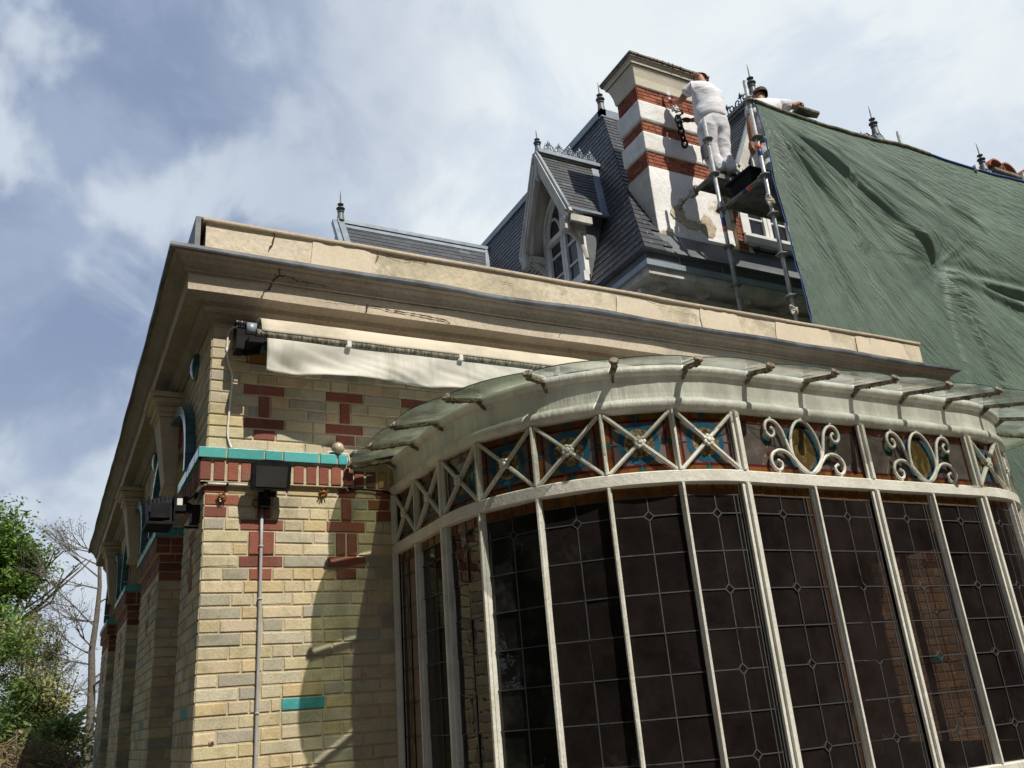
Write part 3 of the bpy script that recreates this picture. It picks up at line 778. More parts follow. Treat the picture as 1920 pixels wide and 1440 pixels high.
# rails
for z0, z1, p in ((2.585, 2.650, .034), (1.10, 1.17, .034)):
    mb = MB()
    mb.sweep(BP, [(-.03, z0), (p - .006, z0), (p, z0 + .006), (p, z1 - .006), (p - .006, z1), (-.03, z1)], 0, closed=True, wob=wobf(2.2, .002, .0015, 5))
    mb.build('rail', MT['white'], bow)
mb = MB()
mb.sweep(BP, [(-.10, 0), (.03, 0), (.03, 1.02), (.05, 1.03), (.05, 1.098), (-.10, 1.098)], 0, closed=True)
mb.build('base_wall', MT['render'], bow)
def upright(s, wd, dp, z0, z1, ribs, off=0.0):
    mb = MB(); p, n = bowp(s); t = V((-n.y, n.x, 0)); c = p + V((0, 0, (z0 + z1) / 2)); hz = V((0, 0, (z1 - z0) / 2))
    if ribs:
        for k, (u0, w_, d_) in enumerate(((0, wd * .17, dp), (-wd * .36, wd * .14, dp * .62), (wd * .36, wd * .14, dp * .62))):
            mb.obox(c + t * u0 + n * (off - .01 + d_ / 2), t * w_, n * (d_ / 2 + .01), hz, 0)
        mb.obox(c + n * (off + dp * .1), t * wd / 2, n * (dp * .2), hz, 0)
    else:
        mb.obox(c + n * (off + dp / 2 - .012), t * wd / 2, n * dp / 2, hz, 0)
        mb.obox(c + n * (off + dp * .5), t * wd * .28, n * dp * .72, hz, 0)
    return mb
for s in posts:
    upright(s, .060, .040, 1.17, 2.5849, True).build('post', MT['white'], bow, bevel=.002)
    upright(s, .060, .040, 2.6502, 2.962, True).build('post', MT['white'], bow, bevel=.002)
for s in thin_low: upright(s, .024, .030, 1.17, 2.5849, False).build('mullion', MT['white'], bow, bevel=.002)
for s in thin_up: upright(s, .022, .028, 2.6502, 2.962, False).build('mullion', MT['white'], bow, bevel=.002)
# upper lights: braces, rosettes, stained glass
up = sorted(posts + thin_up)
low = sorted(posts + thin_low)
def frame_of(s0, s1, off):
    a, na = bowp(s0, off); b, nb = bowp(s1, off)
    t = (b - a); ln = t.length; t.normalize(); n = (na + nb).normalized()
    n = V((t.y, -t.x, 0))
    return (a + b) / 2, t, n, ln
def strip(mb, o, t, n, pts, wd, k, m, closed=False):
    """flat strip along 2-D pts in the pane plane"""
    pts = [V((p[0], p[1], 0)) for p in pts]; N_ = len(pts)
    rng = range(N_ if closed else N_ - 1)
    W = lambda q: o + t * q.x + V((0, 0, q.y)) + n * k
    offs = []
    for i in range(N_):
        a = pts[(i - 1) % N_] if (i > 0 or closed) else pts[i]; b = pts[(i + 1) % N_] if (i < N_ - 1 or closed) else pts[i]
        d = (b - a).normalized(); offs.append(V((-d.y, d.x, 0)) * wd / 2)
    for i in rng:
        j = (i + 1) % N_
        mb.face([W(pts[i] - offs[i]), W(pts[j] - offs[j]), W(pts[j] + offs[j]), W(pts[i] + offs[i])], m)
def came(mb, o, t, n, a, b, m, wd=.0052, dp=.004):
    A = o + t * a[0] + V((0, 0, a[1])) + n * (dp / 2 + .001); B = o + t * b[0] + V((0, 0, b[1])) + n * (dp / 2 + .001)
    mb.bar(A, B, wd, dp, side=n.cross(B - A), m=m)
def rect(mb, o, t, n, x0, x1, z0, z1, k, m):
    mb.face([o + t * x0 + V((0, 0, z0)) + n * k, o + t * x1 + V((0, 0, z0)) + n * k, o + t * x1 + V((0, 0, z1)) + n * k, o + t * x0 + V((0, 0, z1)) + n * k], m)
SG = [MT[k] for k in ('smokeglass', 'amber', 'ruby', 'blueglass', 'greenglass', 'paleglass', 'beigeglass', 'brownglass', 'leadcame')]
def disc(mb, o, t, n, cx, cz, rx, rz, k, m, seg=28, r0=0.0):
    for i in range(seg):
        a, b = 2 * pi * i / seg, 2 * pi * (i + 1) / seg
        P = lambda an, f: o + t * (cx + rx * f * cos(an)) + V((0, 0, cz + rz * f * sin(an))) + n * k
        if r0: mb.face([P(a, r0), P(a, 1), P(b, 1), P(b, r0)], m)
        else: mb.face([P(a, 0), P(a, 1), P(b, 1)], m)
ZM = (2.65 + 2.962) / 2; HH = (2.962 - 2.65) / 2
for s0, s1 in zip(up, up[1:]):
    o, t, n, ln = frame_of(s0, s1, -.004); o = o + V((0, 0, ZM)); hw = ln / 2
    wide = ln > .6
    mb = MB()
    rect(mb, o, t, n, -hw, hw, -HH, HH, 0, 0 if wide else 5)
    bw = .034
    for a in ((-hw, hw, HH - bw, HH), (-hw, hw, -HH, -HH + bw), (-hw, -hw + bw * 1.15, -HH, HH), (hw - bw * 1.15, hw, -HH, HH)): rect(mb, o, t, n, *a, .0012, 1)
    for a in ((-hw + bw, hw - bw, HH - bw - .012, HH - bw), (-hw + bw, hw - bw, -HH + bw, -HH + bw + .012), (-hw + bw, -hw + bw + .012, -HH + bw, HH - bw), (hw - bw - .012, hw - bw, -HH + bw, HH - bw)): rect(mb, o, t, n, *a, .0022, 2)
    for cx, cz in ((0, HH - bw / 2), (0, -HH + bw / 2), (-hw + bw / 2, 0), (hw - bw / 2, 0)): rect(mb, o, t, n, cx - .017, cx + .017, cz - .015, cz + .015, .0026, 4)
    if not wide:
        disc(mb, o, t, n, 0, 0, .108, .108, .0018, 8, r0=.0); disc(mb, o, t, n, 0, 0, .104, .104, .0024, 3); disc(mb, o, t, n, 0, 0, .079, .079, .003, 8); disc(mb, o, t, n, 0, 0, .075, .075, .0036, 6)
        for k in range(8):
            a = k * pi / 4
            pts = [(.02 * cos(a), .02 * sin(a)), (.048 * cos(a - .3), .048 * sin(a - .3)), (.066 * cos(a), .066 * sin(a)), (.048 * cos(a + .3), .048 * sin(a + .3))]
            strip(mb, o, t, n, pts, .004, .0045, 7, True)
        for a, b in (((0, .108), (0, HH)), ((0, -.108), (0, -HH)), ((.108, 0), (hw, 0)), ((-.108, 0), (-hw, 0))): came(mb, o, t, n, a, b, 8, .004, .003)
    else:
        disc(mb, o, t, n, 0, -.006, .118, .140, .0022, 3); disc(mb, o, t, n, 0, -.006, .094, .122, .0028, 8); disc(mb, o, t, n, 0, -.006, .090, .118, .0034, 7)
        for sx in (-1, 1):
            for dx, dz in ((.245, .03),):
                mb.face([o + t * (sx * dx - .024) + V((0, 0, dz - .02)) + n * .002, o + t * (sx * dx + .024) + V((0, 0, dz - .02)) + n * .002, o + t * (sx * dx) + V((0, 0, dz + .032)) + n * .002], 4)
            strip(mb, o, t, n, smoothpath([(sx * .30, -.11, 0), (sx * .27, -.05, 0), (sx * .245, .0, 0)], 5), .006, .002, 6)
            disc(mb, o, t, n, sx * .245, -.045, .014, .014, .002, 2, 10)
            strip(mb, o, t, n, smoothpath([(sx * .17, .10, 0), (sx * .30, .085, 0), (sx * .38, .11, 0)], 5), .005, .002, 5)
            came(mb, o, t, n, (sx * .19, -HH), (sx * .19, HH), 8, .004, .003)
    mb.build('stained_glass', SG, bow)
    if not wide:
        o2, t, n, ln = frame_of(s0, s1, .016)
        hw = ln / 2 - .012
        for sg in (1, -1):
            mb = MB(); a = o2 - t * hw + V((0, 0, ZM - sg * (HH - .004))); b = o2 + t * hw + V((0, 0, ZM + sg * (HH - .004)))
            mb.bar(a + n * (.0 if sg > 0 else .003), b + n * (.0 if sg > 0 else .003), .019, .014, side=n.cross(b - a))
            mb.bar(a + n * .006, b + n * .006, .008, .016, side=n.cross(b - a))
            mb.build('cross_brace', MT['white'], bow)
        mb = MB(); c = o2 + V((0, 0, ZM)) + n * .014
        mb.lathe(c, [(.012, 0), (.014, .010), (.007, .013), (.0, .012)], 10, n)
        for k in range(7):
            a = 2 * pi * k / 7
            q = c + t * .021 * cos(a) + V((0, 0, .021 * sin(a)))
            mb.lathe(q, [(.0115, -.004), (.0105, .007), (.004, .009), (.0, .007)], 8, n)
        mb.build('rosette', MT['white'], bow)
# scrolled ironwork of the two wide lights
for s0, s1 in zip(posts, posts[1:]):
    if not (S2 - .01 < s0 < S3 - .1): continue
    o, t, n, ln = frame_of(s0, s1, .022)
    o = o + V((0, 0, 2.65))
    mb = MB()
    W = lambda p: o + t * p[0] + V((0, 0, p[1]))
    ell = [(.105 * sin(a) * (1 + .12 * cos(a)), .155 - .147 * cos(a)) for a in [2 * pi * k / 40 for k in range(41)]]
    mb.tube([W(p) for p in ell], .0090, 6)
    for sx in (-1, 1):
        upv = [(.012, .008), (.075, .060), (.118, .125), (.138, .190), (.158, .245), (.198, .283), (.243, .282), (.266, .250), (.262, .215), (.238, .196), (.213, .206), (.208, .230), (.222, .243)]
        lov = [(.025, .012), (.085, .062), (.140, .112), (.195, .124), (.243, .104), (.262, .066), (.250, .030), (.222, .014), (.196, .028), (.192, .056), (.212, .066)]
        for pts in (upv, lov):
            sm_ = smoothpath([(sx * p[0], p[1], 0) for p in pts], 5)
            k = len(sm_)
            mb.tube([W(p) for p in sm_], [.0095 if i < k * .7 else .0095 - .003 * (i - k * .7) / (k * .3) for i in range(k)], 6)
            mb.ball(W((sx * pts[-1][0], pts[-1][1])), .0105, 8)
        mb.ball(W((sx * .22, .298)), .009, 6); mb.ball(W((sx * .222, .004)), .010, 6)
    mb.ball(W((0, .308)), .010, 6)
    mb.build('scrollwork', MT['white'], bow)
# lower panes with leading
rows = [2.515, 2.44, 2.257, 2.075, 1.895, 1.714, 1.532, 1.35, 1.2]
MT['amber_dark'] = mat('dark_amber_glass', (0.055, 0.026, 0.012), (0.035, 0.016, 0.01), scale=20, rough=.12, spec=.5)
GM = [MT['glass'], MT['leadcame'], MT['amber'], MT['glass_dusty'], MT['glass_rippled'], MT['glass_pink'], MT['ruby'], MT['amber_dark']]
for ip, (s0, s1) in enumerate(zip(low, low[1:])):
    o, t, n, ln = frame_of(s0, s1, -.006); hw = ln / 2
    mb = MB()
    gm = 3 if ip == 3 else 0
    if ip == 0:
        for x0, x1, m_ in ((-hw, -hw + .05, 2), (-hw + .05, -hw + .075, 6), (-hw + .075, -.02, 4), (-.02, hw, 5)): rect(mb, o, t, n, x0, x1, 1.17, 2.52, 0, m_)
        for x in (-hw + .05, -hw + .075, -.02): came(mb, o, t, n, (x, 1.17), (x, 2.52), 1)
    else:
        tl = R(-.004, .004)
        pass
    rect(mb, o, t, n, -hw, hw, 2.532 if ip else 2.52, 2.585, .001, 2)
    came(mb, o, t, n, (-hw, 2.532), (hw, 2.532), 1)
    for x in (-hw * .5, 0, hw * .5): came(mb, o, t, n, (x, 2.532), (x, 2.585), 1, .004)
    right = ip >= 6
    dia = {2.44} if ip < 6 else {2.44, 2.075, 1.714, 1.35}
    if ip == 0: dia = {2.44, 2.075, 1.714, 1.35}
    q = .024
    cx = 0 if ip else -.02
    zs = [2.532] + rows[1:]
    for z in rows[1:-1]:
        if z in dia:
            for a, b in (((cx - q, z), (cx, z + q)), ((cx, z + q), (cx + q, z)), ((cx + q, z), (cx, z - q)), ((cx, z - q), (cx - q, z))): came(mb, o, t, n, a, b, 1)
            came(mb, o, t, n, (-hw, z), (cx - q, z), 1); came(mb, o, t, n, (cx + q, z), (hw, z), 1)
        else: came(mb, o, t, n, (-hw, z), (hw, z), 1)
    zs = sorted(set([2.532] + rows[1:-1] + [1.17]), reverse=True)
    for za, zb in zip(zs, zs[1:]):
        came(mb, o, t, n, (cx, za - (q if za in dia else 0)), (cx, zb + (q if zb in dia else 0)), 1)
    if ip:
        cols = [-hw, cx, hw - .045, hw] if right else [-hw, cx, hw]
        for xa, xb in zip(cols, cols[1:]):
            for za, zb in zip(zs, zs[1:]):
                ks = [tl + R(-.0022, .0022) for _ in range(3)]; ks.append(ks[0] + ks[2] - ks[1])
                mb.face([o + t * x + V((0, 0, z)) + n * k for (x, z), k in zip(((xa, zb), (xb, zb), (xb, za), (xa, za)), ks)], gm)
    if right:
        xe = hw - .045
        came(mb, o, t, n, (xe, 1.17), (xe, 2.532), 1, .005); came(mb, o, t, n, (xe - .022, 1.17), (xe - .022, 2.532), 1, .005)
        rect(mb, o, t, n, xe, hw, 1.17, 2.532, .0012, 7)
    mb.build('leaded_pane', GM, bow)
# glass canopy
MT['knob'] = mat('flaking_knob', (0.36, 0.33, 0.25), (0.13, 0.10, 0.065), scale=40, rough=.85, bump=.8, bscale=70)
SB = [.08, .47, .85, 1.236, 1.61, 1.95, 2.31, 2.70, 3.10, 3.49, 3.89, 4.28, 4.66, 5.04, 5.42, 5.80, 6.18, 6.56, S5 - .06]
LEN = [.30, .30, .30, .29, .27, .23, .19, .19, .245, .30, .33, .36, .36, .34, .32, .30, .30, .30, .30]
def canlen(s):
    for i in range(len(SB) - 1):
        if s <= SB[i + 1] or i == len(SB) - 2:
            q = max(0, min(1, (s - SB[i]) / (SB[i + 1] - SB[i]))); return LEN[i] + (LEN[i + 1] - LEN[i]) * q
for s in SB:
    p, n = bowp(s, .012); t = V((-n.y, n.x, 0))
    mb = MB()
    a = p + V((0, 0, 3.188)); CL = canlen(s); b = p + n * CL + V((0, 0, 3.188 - .22 * CL))
    mb.bar(a, b, .010, .016, side=t)
    mb.bar(a + V((0, 0, -.010)), b + V((0, 0, -.010)), .034, .005, side=t)
    mb.hexa([a - t * .006 + V((0, 0, -.06)), a + t * .006 + V((0, 0, -.06)), a + t * .006 + n * .015 + V((0, 0, -.06)), a - t * .006 + n * .015 + V((0, 0, -.06)),
             a - t * .006, a + t * .006, a + t * .006 + n * .09 + V((0, 0, -.02)), a - t * .006 + n * .09 + V((0, 0, -.02))])
    for k in range(9):
        q = a.lerp(b, R(.35, 1)); mb.ball(q + V((0, 0, -.014)) + t * R(-.008, .008), R(.004, .009), 6)
    br = mb.build('canopy_bracket', MT['rust'], bow)
    mb = MB()
    kx = (n * .8 + V((0, 0, .6))).normalized()
    mb.lathe(b - kx * .02 + V((0, 0, .006)), [(.010, 0), (.016, .004), (.018, .022), (.024, .026), (.025, .034), (.021, .040), (.012, .042), (.010, .038)], 12, kx)
    mb.build('knob', MT['knob'], br)
for s0, s1 in zip(SB, SB[1:]):
    mb = MB()
    def can(u, v, k=0):
        s = s0 + .006 + (s1 - s0 - .012) * u
        bulge = .045 * (1 - (2 * u - 1) ** 2)
        d = v * (canlen(s) + bulge - .004)
        p, n = bowp(s, .010 + d)
        return p + V((0, 0, 3.212 - .22 * d + k))
    mb.grid(8, 3, lambda u, v: can(u, v), sm=False)
    mb.grid(8, 3, lambda u, v: can(u, v, .005), sm=False)
    for i in range(8):
        mb.face([can(i / 8, 1), can((i + 1) / 8, 1), can((i + 1) / 8, 1, .005), can(i / 8, 1, .005)], 1)
    mb.build('canopy_glass', [MT['canopyglass_dirty' if s0 < 1.3 or s0 > 5.3 else 'canopyglass'], MT['greenglass']], bow)
# flashing at the wall end
mb = MB()
for X0 in (XL - .30, XR + .012):
    mb.box(X0, X0 + .29, -.10, -.004, 3.205, 3.222)
mb.build('wall_flashing', MT['lead'], bow)
# ================================================================== awning
aw = thing('awning', 'retracted cream canvas awning with mossy front bar and hanging valance under the cornice', 'awning', (2.4, -.15, 3.6))
AX0, AX1 = .245, 4.70
mb = MB(); mb.tube([(AX0, -.13, 3.935), (AX1, -.13, 3.935)], .050, 18); mb.build('roller', MT['awn_cream'], aw)
mb = MB()
def hood2(u, v):
    a = AX0 - .005 + (AX1 - AX0) * u
    pr = [(-.02, 4.000), (-.10, 4.014), (-.19, 4.008), (-.240, 3.982), (-.270, 3.935), (-.292, 3.878)]
    k = min(int(v * 5), 4); q = v * 5 - k
    return (a, pr[k][0] + (pr[k + 1][0] - pr[k][0]) * q, pr[k][1] + (pr[k + 1][1] - pr[k][1]) * q + .004 * mnoise.noise(V((a * 5, v * 3, 0))))
mb.grid(90, 15, hood2)
mb.build('canvas_cover', MT['awn_cream'], aw, solid=.003)
mb = MB(); mb.tube([(AX0 - .02 + (AX1 - AX0) * i / 60, -.268, 3.868) for i in range(61)], .024, 14)
mb.tube([(AX0 - .035, -.268, 3.868), (AX0 - .015, -.268, 3.868)], .027, 14)
mb.build('front_bar', MT['moss'], aw)
mb = MB()
def val(u, v):
    a = AX0 + .03 + (AX1 - AX0 - .03) * u
    f = v ** .8
    y = -.272 + f * ((.020 + .012 * sin(a * 2.3)) * sin(a * 9 + 3.4 * v + 2 * mnoise.noise(V((a * 1.3, 0, 0)))) + .022 * mnoise.noise(V((a * 3.1 - v * 1.2, v * .8, 3.3))) + .014 * mnoise.noise(V((a * 9 - v * 6, v * 2, 1))))
    return (a, y, 3.848 - v * (.212 + .006 * sin(a * 6) + .005 * mnoise.noise(V((a * 5, 1, 0)))))
mb.grid(220, 14, val)
mb.build('valance', MT['awn_val'], aw, solid=.003)
mb = MB()
mb.box(.115, .165, -.17, -.05, 3.80, 3.93, 1); mb.box(.12, .24, -.16, -.0, 3.86, 3.99, 1)
mb.tube([(.17, -.135, 3.945), (.235, -.135, 3.945)], .048, 14, 2)
mb.tube([(.10, -.16, 3.965), (.175, -.16, 3.965)], .017, 8, 1)
for k in range(4): mb.tube([(.112 + k * .014, -.15, 3.965), (.119 + k * .014, -.15, 3.965)], .026, 8, 0 if k % 2 else 3)
mb.box(.165, .25, -.29, -.16, 3.80, 3.835, 1)
mb.bar((.18, -.06, 3.83), (.25, -.25, 3.77), .02, .05, m=1)
mb.build('motor_bracket', [MT['steel'], MT['blk'], MT['zinc'], MT['pvcw']], aw)
for x in (.78, 1.55, 2.3, 3.1):
    mb = MB(); mb.box(x - .014, x + .014, -.298, -.262, 3.838, 3.879); mb.box(x - .022, x - .014, -.294, -.270, 3.838, 3.848)
    mb.build('clip', MT['pvcw'], aw, bevel=.002)

# ================================================================== wall fittings
fl = thing('floodlight', 'flat black floodlight with dark glass facing down above the grey conduit', 'floodlight', (.33, -.08, 2.86))
mb = MB()
prof = []
c0, ux, uz, un = V((.343, -.135, 3.02)), V((1, 0, 0)), V((0, .25, .968)).normalized(), V((0, -.968, .25)).normalized()
un = V((0, -.97, -.24)).normalized(); uz = V((0, -.24, .97)).normalized()
def flp(x, z, k): return c0 + ux * x + uz * z + un * k
outl = [(-.102, -.082), (.102, -.082), (.112, -.06), (.114, .072), (.095, .088), (.05, .096), (-.05, .096), (-.095, .088), (-.114, .072), (-.112, -.06)]
mb.prism([flp(x, z, -.022) for x, z in outl], un * .046)
mb.prism([flp(x * .8, z * .8, -.06) for x, z in outl], un * .038)
for k in range(7): mb.obox(flp(-.07 + k * .0233, 0, -.066), ux * .003, uz * .06, un * .016)
mb.build('body', MT['blk'], fl, bevel=.004, recalc=True)
mb = MB(); mb.prism([flp(x, z, .0245) for x, z in [(-.088, -.064), (.088, -.064), (.092, .058), (-.092, .058)]], un * .003)
mb.build('lens', MT['blkglass'], fl, recalc=True)
mb = MB()
mb.box(.30, .36, -.075, -.004, 2.85, 2.90); mb.tube([(.325, -.05, 2.90), (.333, -.10, 2.945)], .018, 8); mb.bar((.29, -.06, 2.925), (.385, -.09, 2.925), .03, .03)
mb.tube([(.305, -.02, 2.90), (.27, -.02, 2.905), (.265, -.02, 2.87), (.29, -.02, 2.86)], .004, 6)
mb.build('mount', MT['blk'], fl, bevel=.003)

cd = thing('conduit', 'thin grey vertical conduit pipe running down the sunlit brick wall', 'conduit', (.32, -.02, 0))
mb = MB(); mb.tube([(.3215 + .003 * mnoise.noise(V((z, 0, 0))), -.021, z) for z in [2.85 - i * .2 for i in range(14)]], .0095, 10); mb.build('pipe', MT['pvc'], cd)
mb = MB()
for z in (2.63, 2.33, 1.72, 1.0, .4):
    mb = MB(); mb.tube([(.3215, -.021, z - .006), (.3215, -.021, z + .006)], .0125, 10); mb.box(.31, .333, -.02, -.004, z - .006, z + .006)
    mb.build('saddle', MT['pvc'], cd)
hc = MB(); hc.tube([(.008, -.022, 2.990), (.115, -.022, 2.991)], .0095, 8, 0); hc.tube([(.121, -.022, 2.991), (.27, -.022, 2.992)], .0095, 8, 0)
hc.tube([(.1125, -.022, 2.991), (.1235, -.022, 2.991)], .012, 8, 1)
hc.tube([(.003, -.018, 2.990), (-.022, .02, 2.985), (-.026, .12, 2.975)], .0085, 8, 0)
hc.tube([(-.026, .12, 2.975), (-.026, .2, 2.96)], .011, 8, 1)
tag(hc.build('conduit', [MT['pvcw'], MT['blk']]), 'short white horizontal conduit tucked under the red soldier bricks', 'conduit')
cb = MB()
pts = [(.150, -.13, 3.995), (.130, -.06, 4.0), (.100, -.018, 3.985), (.088, -.012, 3.93), (.086, -.012, 3.85), (.098, -.012, 3.76), (.120, -.012, 3.69), (.121, -.012, 3.60), (.117, -.012, 3.50), (.112, -.012, 3.40), (.110, -.012, 3.30), (.125, -.014, 3.24), (.135, -.03, 3.21)]
cb.tube(smoothpath(pts, 5), .0062, 7); cb.box(.078, .094, -.018, -.004, 3.845, 3.865)
tag(cb.build('cable', MT['pvcw']), 'wavy cream cable dropping from the awning motor to the ledge', 'cable')
cb = MB()
cb.tube(smoothpath([(.70, -.05, 3.212), (.735, -.05, 3.222), (.79, -.05, 3.214), (.835, -.05, 3.207), (.848, -.045, 3.17), (.846, -.035, 3.08), (.838, -.02, 3.0), (.85, -.012, 2.985)], 5), .0045, 6)
tag(cb.build('cable', MT['pvcw']), 'thin white cable looping over the right end of the turquoise ledge', 'cable')
cb = MB()
cb.tube(smoothpath([(.838, -.014, 2.997), (.98, -.018, 2.994), (1.10, -.018, 2.985), (1.14, -.02, 2.96), (1.142, -.02, 2.90)], 6), .006, 6)
tag(cb.build('cable', MT['blk']), 'black cable under the soldier bricks running to the bow window', 'cable')
lp = thing('lamp', 'small round glass lamp lying at the right end of the turquoise ledge', 'lamp', (.775, -.05, 3.205))
mb = MB(); mb.ball((.775, -.05, 3.247), .037, 14); mb.build('globe', MT['bulb'], lp)
mb = MB(); mb.lathe((.775, -.045, 3.247), [(.039, -.012), (.041, -.004), (.041, .006), (.036, .012)], 14, (0, 1, .2)); mb.box(.76, .80, -.035, -.005, 3.205, 3.245); mb.build('fitting', MT['rust'], lp)
for (x, z, lb, ro) in ((.093, 2.911, 'rusty broken bolt stub with pale filler in the red corner brick', 0), (.689, 2.968, 'frayed orange brown fixing stub below the soldier bricks', 1)):
    mb = MB(); mb.lathe((x, -.004, z), [(.028, 0), (.026, .006), (.012, .010), (.010, .03), (.0, .031)], 9, (0, -1, 0))
    for k in range(16):
        a = R(0, 2 * pi); r = R(.018, .036)
        mb.bar((x, -.008, z), (x + r * cos(a), -.008 - R(.01, .035), z + r * sin(a)), .006, .005, m=0 if random.random() < .7 else 1)
    tag(mb.build('wall_fixing', [MT['rustfix'], MT['pvcw'] if not ro else MT['ochre']]), lb, 'wall fixing', 'old fixings in the brick wall')
mb = MB(); mb.lathe((.091, -.0075, 1.595), [(.017, 0), (.016, .002), (.004, .0025)], 8, (0, -1, 0), 0); mb.lathe((.094, -.0095, 1.590), [(.009, 0), (.004, .0015)], 8, (0, -1, 0), 1)
tag(mb.build('wall_fixing', [MT['mortar'], MT['dark']]), 'filled drill hole low near the corner of the brick wall', 'wall fixing', 'old fixings in the brick wall')

sf = thing('floodlight', 'boxy black floodlight on an arm at the shaded side of the corner', 'floodlight', (-.16, .16, 2.82))
mb = MB()
# wedge shaped housing facing down and away from the wall
mb.hexa([(-.285, .07, 2.795), (-.165, .05, 2.775), (-.165, .26, 2.775), (-.285, .26, 2.795), (-.295, .12, 2.915), (-.165, .12, 2.955), (-.165, .26, 2.955), (-.295, .26, 2.915)])
mb.box(-.30, -.155, .045, .275, 2.762, 2.778)
for k in range(9): mb.box(-.158, -.150, .06 + k * .022, .068 + k * .022, 2.79, 2.945)
for k in range(6): mb.box(-.29 + k * .021, -.285 + k * .021, .105, .125, 2.83, 2.935)
mb.build('body', MT['blk'], sf, bevel=.004)
mb = MB(); mb.box(-.28, -.175, .047, .056, 2.80, 2.885); mb.build('lens', MT['blk'], sf)
mb = MB(); mb.box(-.15, -.075, .13, .20, 2.86, 2.95); mb.bar((-.085, .16, 2.90), (-.004, .18, 2.86), .05, .04); mb.box(-.05, -.002, .12, .24, 2.80, 2.90); mb.box(-.16, -.002, .15, .165, 2.765, 2.778)
mb.tube(smoothpath([(-.08, .17, 2.93), (-.045, .15, 2.955), (-.02, .14, 2.975)], 5), .006, 6)
mb.build('arm', MT['blk'], sf, bevel=.003)
mb = MB(); mb.box(-.135, -.105, .127, .131, 2.895, 2.935); mb.build('sticker', MT['pvcw'], sf)

# ================================================================== main house
HX, HY, HZ = 4.98, 1.80, 6.46        # eaves corner
house = thing('main_house', 'tall slate roofed house with gothic dormers, zinc gutters and a tall brick and plaster chimney', 'house', (9, 6, 0))
mb = MB()
mb.box(5.5, 16, 2.36, 12, 0, 6.30, 0)
mb.box(3.30, 5.5, 6.6, 9.2, 0, 7.2, 0)
mb.build('wall', [MT['plaster_grey']], house)
# mansard slopes
TX, TY, TZ = 6.183, 3.80, 10.231
def slates(mb, P, vlen, urange, ex=.115, wd=.20, th=.007, base=(.032, .035, .044), hooks=True, var=.22, skip=None):
    """P(u, v) -> (point, normal); rows laid from v=0 (eaves) upwards"""
    n = int(vlen / ex)
    for r in range(n + 1):
        v0, v1 = r * ex, min((r + 1.15) * ex, vlen)
        if v1 - v0 < .02: break
        a0, b0 = urange(v0); a1, b1 = urange(min(v1, vlen))
        x = a0 - (wd / 2 if r % 2 else 0) - R(0, .01)
        while x < b0:
            e = x + wd
            l0, r0 = max(x + .002, a0), min(e - .002, b0)
            l1, r1 = max(x + .002, a1), min(e - .002, b1)
            x = e
            if r0 - l0 < .01 or (skip and skip((l0 + r0) / 2, v0)): continue
            if r1 < l1: l1 = r1 = (l0 + r0) / 2 if a1 < b1 else a1
            c = jit(base, var)
            if random.random() < .05: c = tuple(q * R(1.3, 1.9) for q in c)
            lift = th + R(0, .004)
            q = []
            for (u, v, k) in ((l0, v0, lift), (r0, v0, lift), (r1, v1, .001), (l1, v1, .001)):
                p, nn = P(u, v); q.append(V(p) + V(nn) * k)
            mb.face(q, 0, c)
            p0, nn = P(l0, v0); p1, _ = P(r0, v0)
            mb.face([V(p0) - V(nn) * .004, V(p1) - V(nn) * .004, q[1], q[0]], 0, (c[0] * .8, c[1] * .8, c[2] * .8))
            if hooks and r % 2 == 0:
                p, nn = P((l0 + r0) / 2, v0); p2, _ = P((l0 + r0) / 2 + .012, v0); p3, _ = P((l0 + r0) / 2, v0 + .022)
                d = V(nn) * (lift + .003); p = V(p); du = V(p2) - p; dv = V(p3) - p
                mb.face([p + d, p + d + du, p + d + du + dv, p + d + dv], 1)
def plane_fn(o, u, v):
    o, u, v = V(o), V(u).normalized(), V(v).normalized(); nn = u.cross(v).normalized()
    return o, u, v, nn
# left slope: u along +Y (from the corner), v up the slope
LV = V((TX - HX, 0, TZ - HZ)); LL = LV.length; lv = LV.normalized()
ln_ = V((-lv.z, 0, lv.x))
def PL(u, v): return V((HX, u, HZ)) + lv * v, ln_
mb = MB()
slates(mb, PL, LL, lambda v: (HY + (TY - HY) * v / LL, 10.5), ex=.118, wd=.19)
mb.face([V((HX, HY, HZ)) - ln_ * .01, V((HX, 10.5, HZ)) - ln_ * .01, V((TX, 10.5, TZ)) - ln_ * .01, V((TX, TY, TZ)) - ln_ * .01], 2)
mb.build('roof_slope', [MT['slate'], MT['hook'], MT['zinc_dark']], house)
FV = V((0, TY - HY, TZ - HZ)); FL = FV.length; fv = FV.normalized(); fn_ = V((0, -fv.z, fv.y))
def PF(u, v): return V((u, HY, HZ)) + fv * v, fn_
mb = MB()
slates(mb, PF, FL, lambda v: (HX + (TX - HX) * v / FL, 15.8), ex=.118, wd=.22, skip=lambda u, v: 5.42 < u < 7.9 and v < .72)
mb.face([V((HX, HY, HZ)) - fn_ * .01, V((15.8, HY, HZ)) - fn_ * .01, V((15.8, TY, TZ)) - fn_ * .01, V((TX, TY, TZ)) - fn_ * .01], 2)
mb.build('roof_slope', [MT['slate'], MT['hook'], MT['zinc_dark']], house)
mb = MB()
mb.box(TX - .04, 15.8, TY - .04, 10.5, TZ - .02, TZ + .05)
mb.box(TX - .06, TX + .03, TY - .06, 10.5, TZ - .07, TZ + .055)
mb.box(TX - .06, 15.8, TY - .06, TY + .03, TZ - .09, TZ + .055)
mb.build('roof_top', MT['zinc'], house)
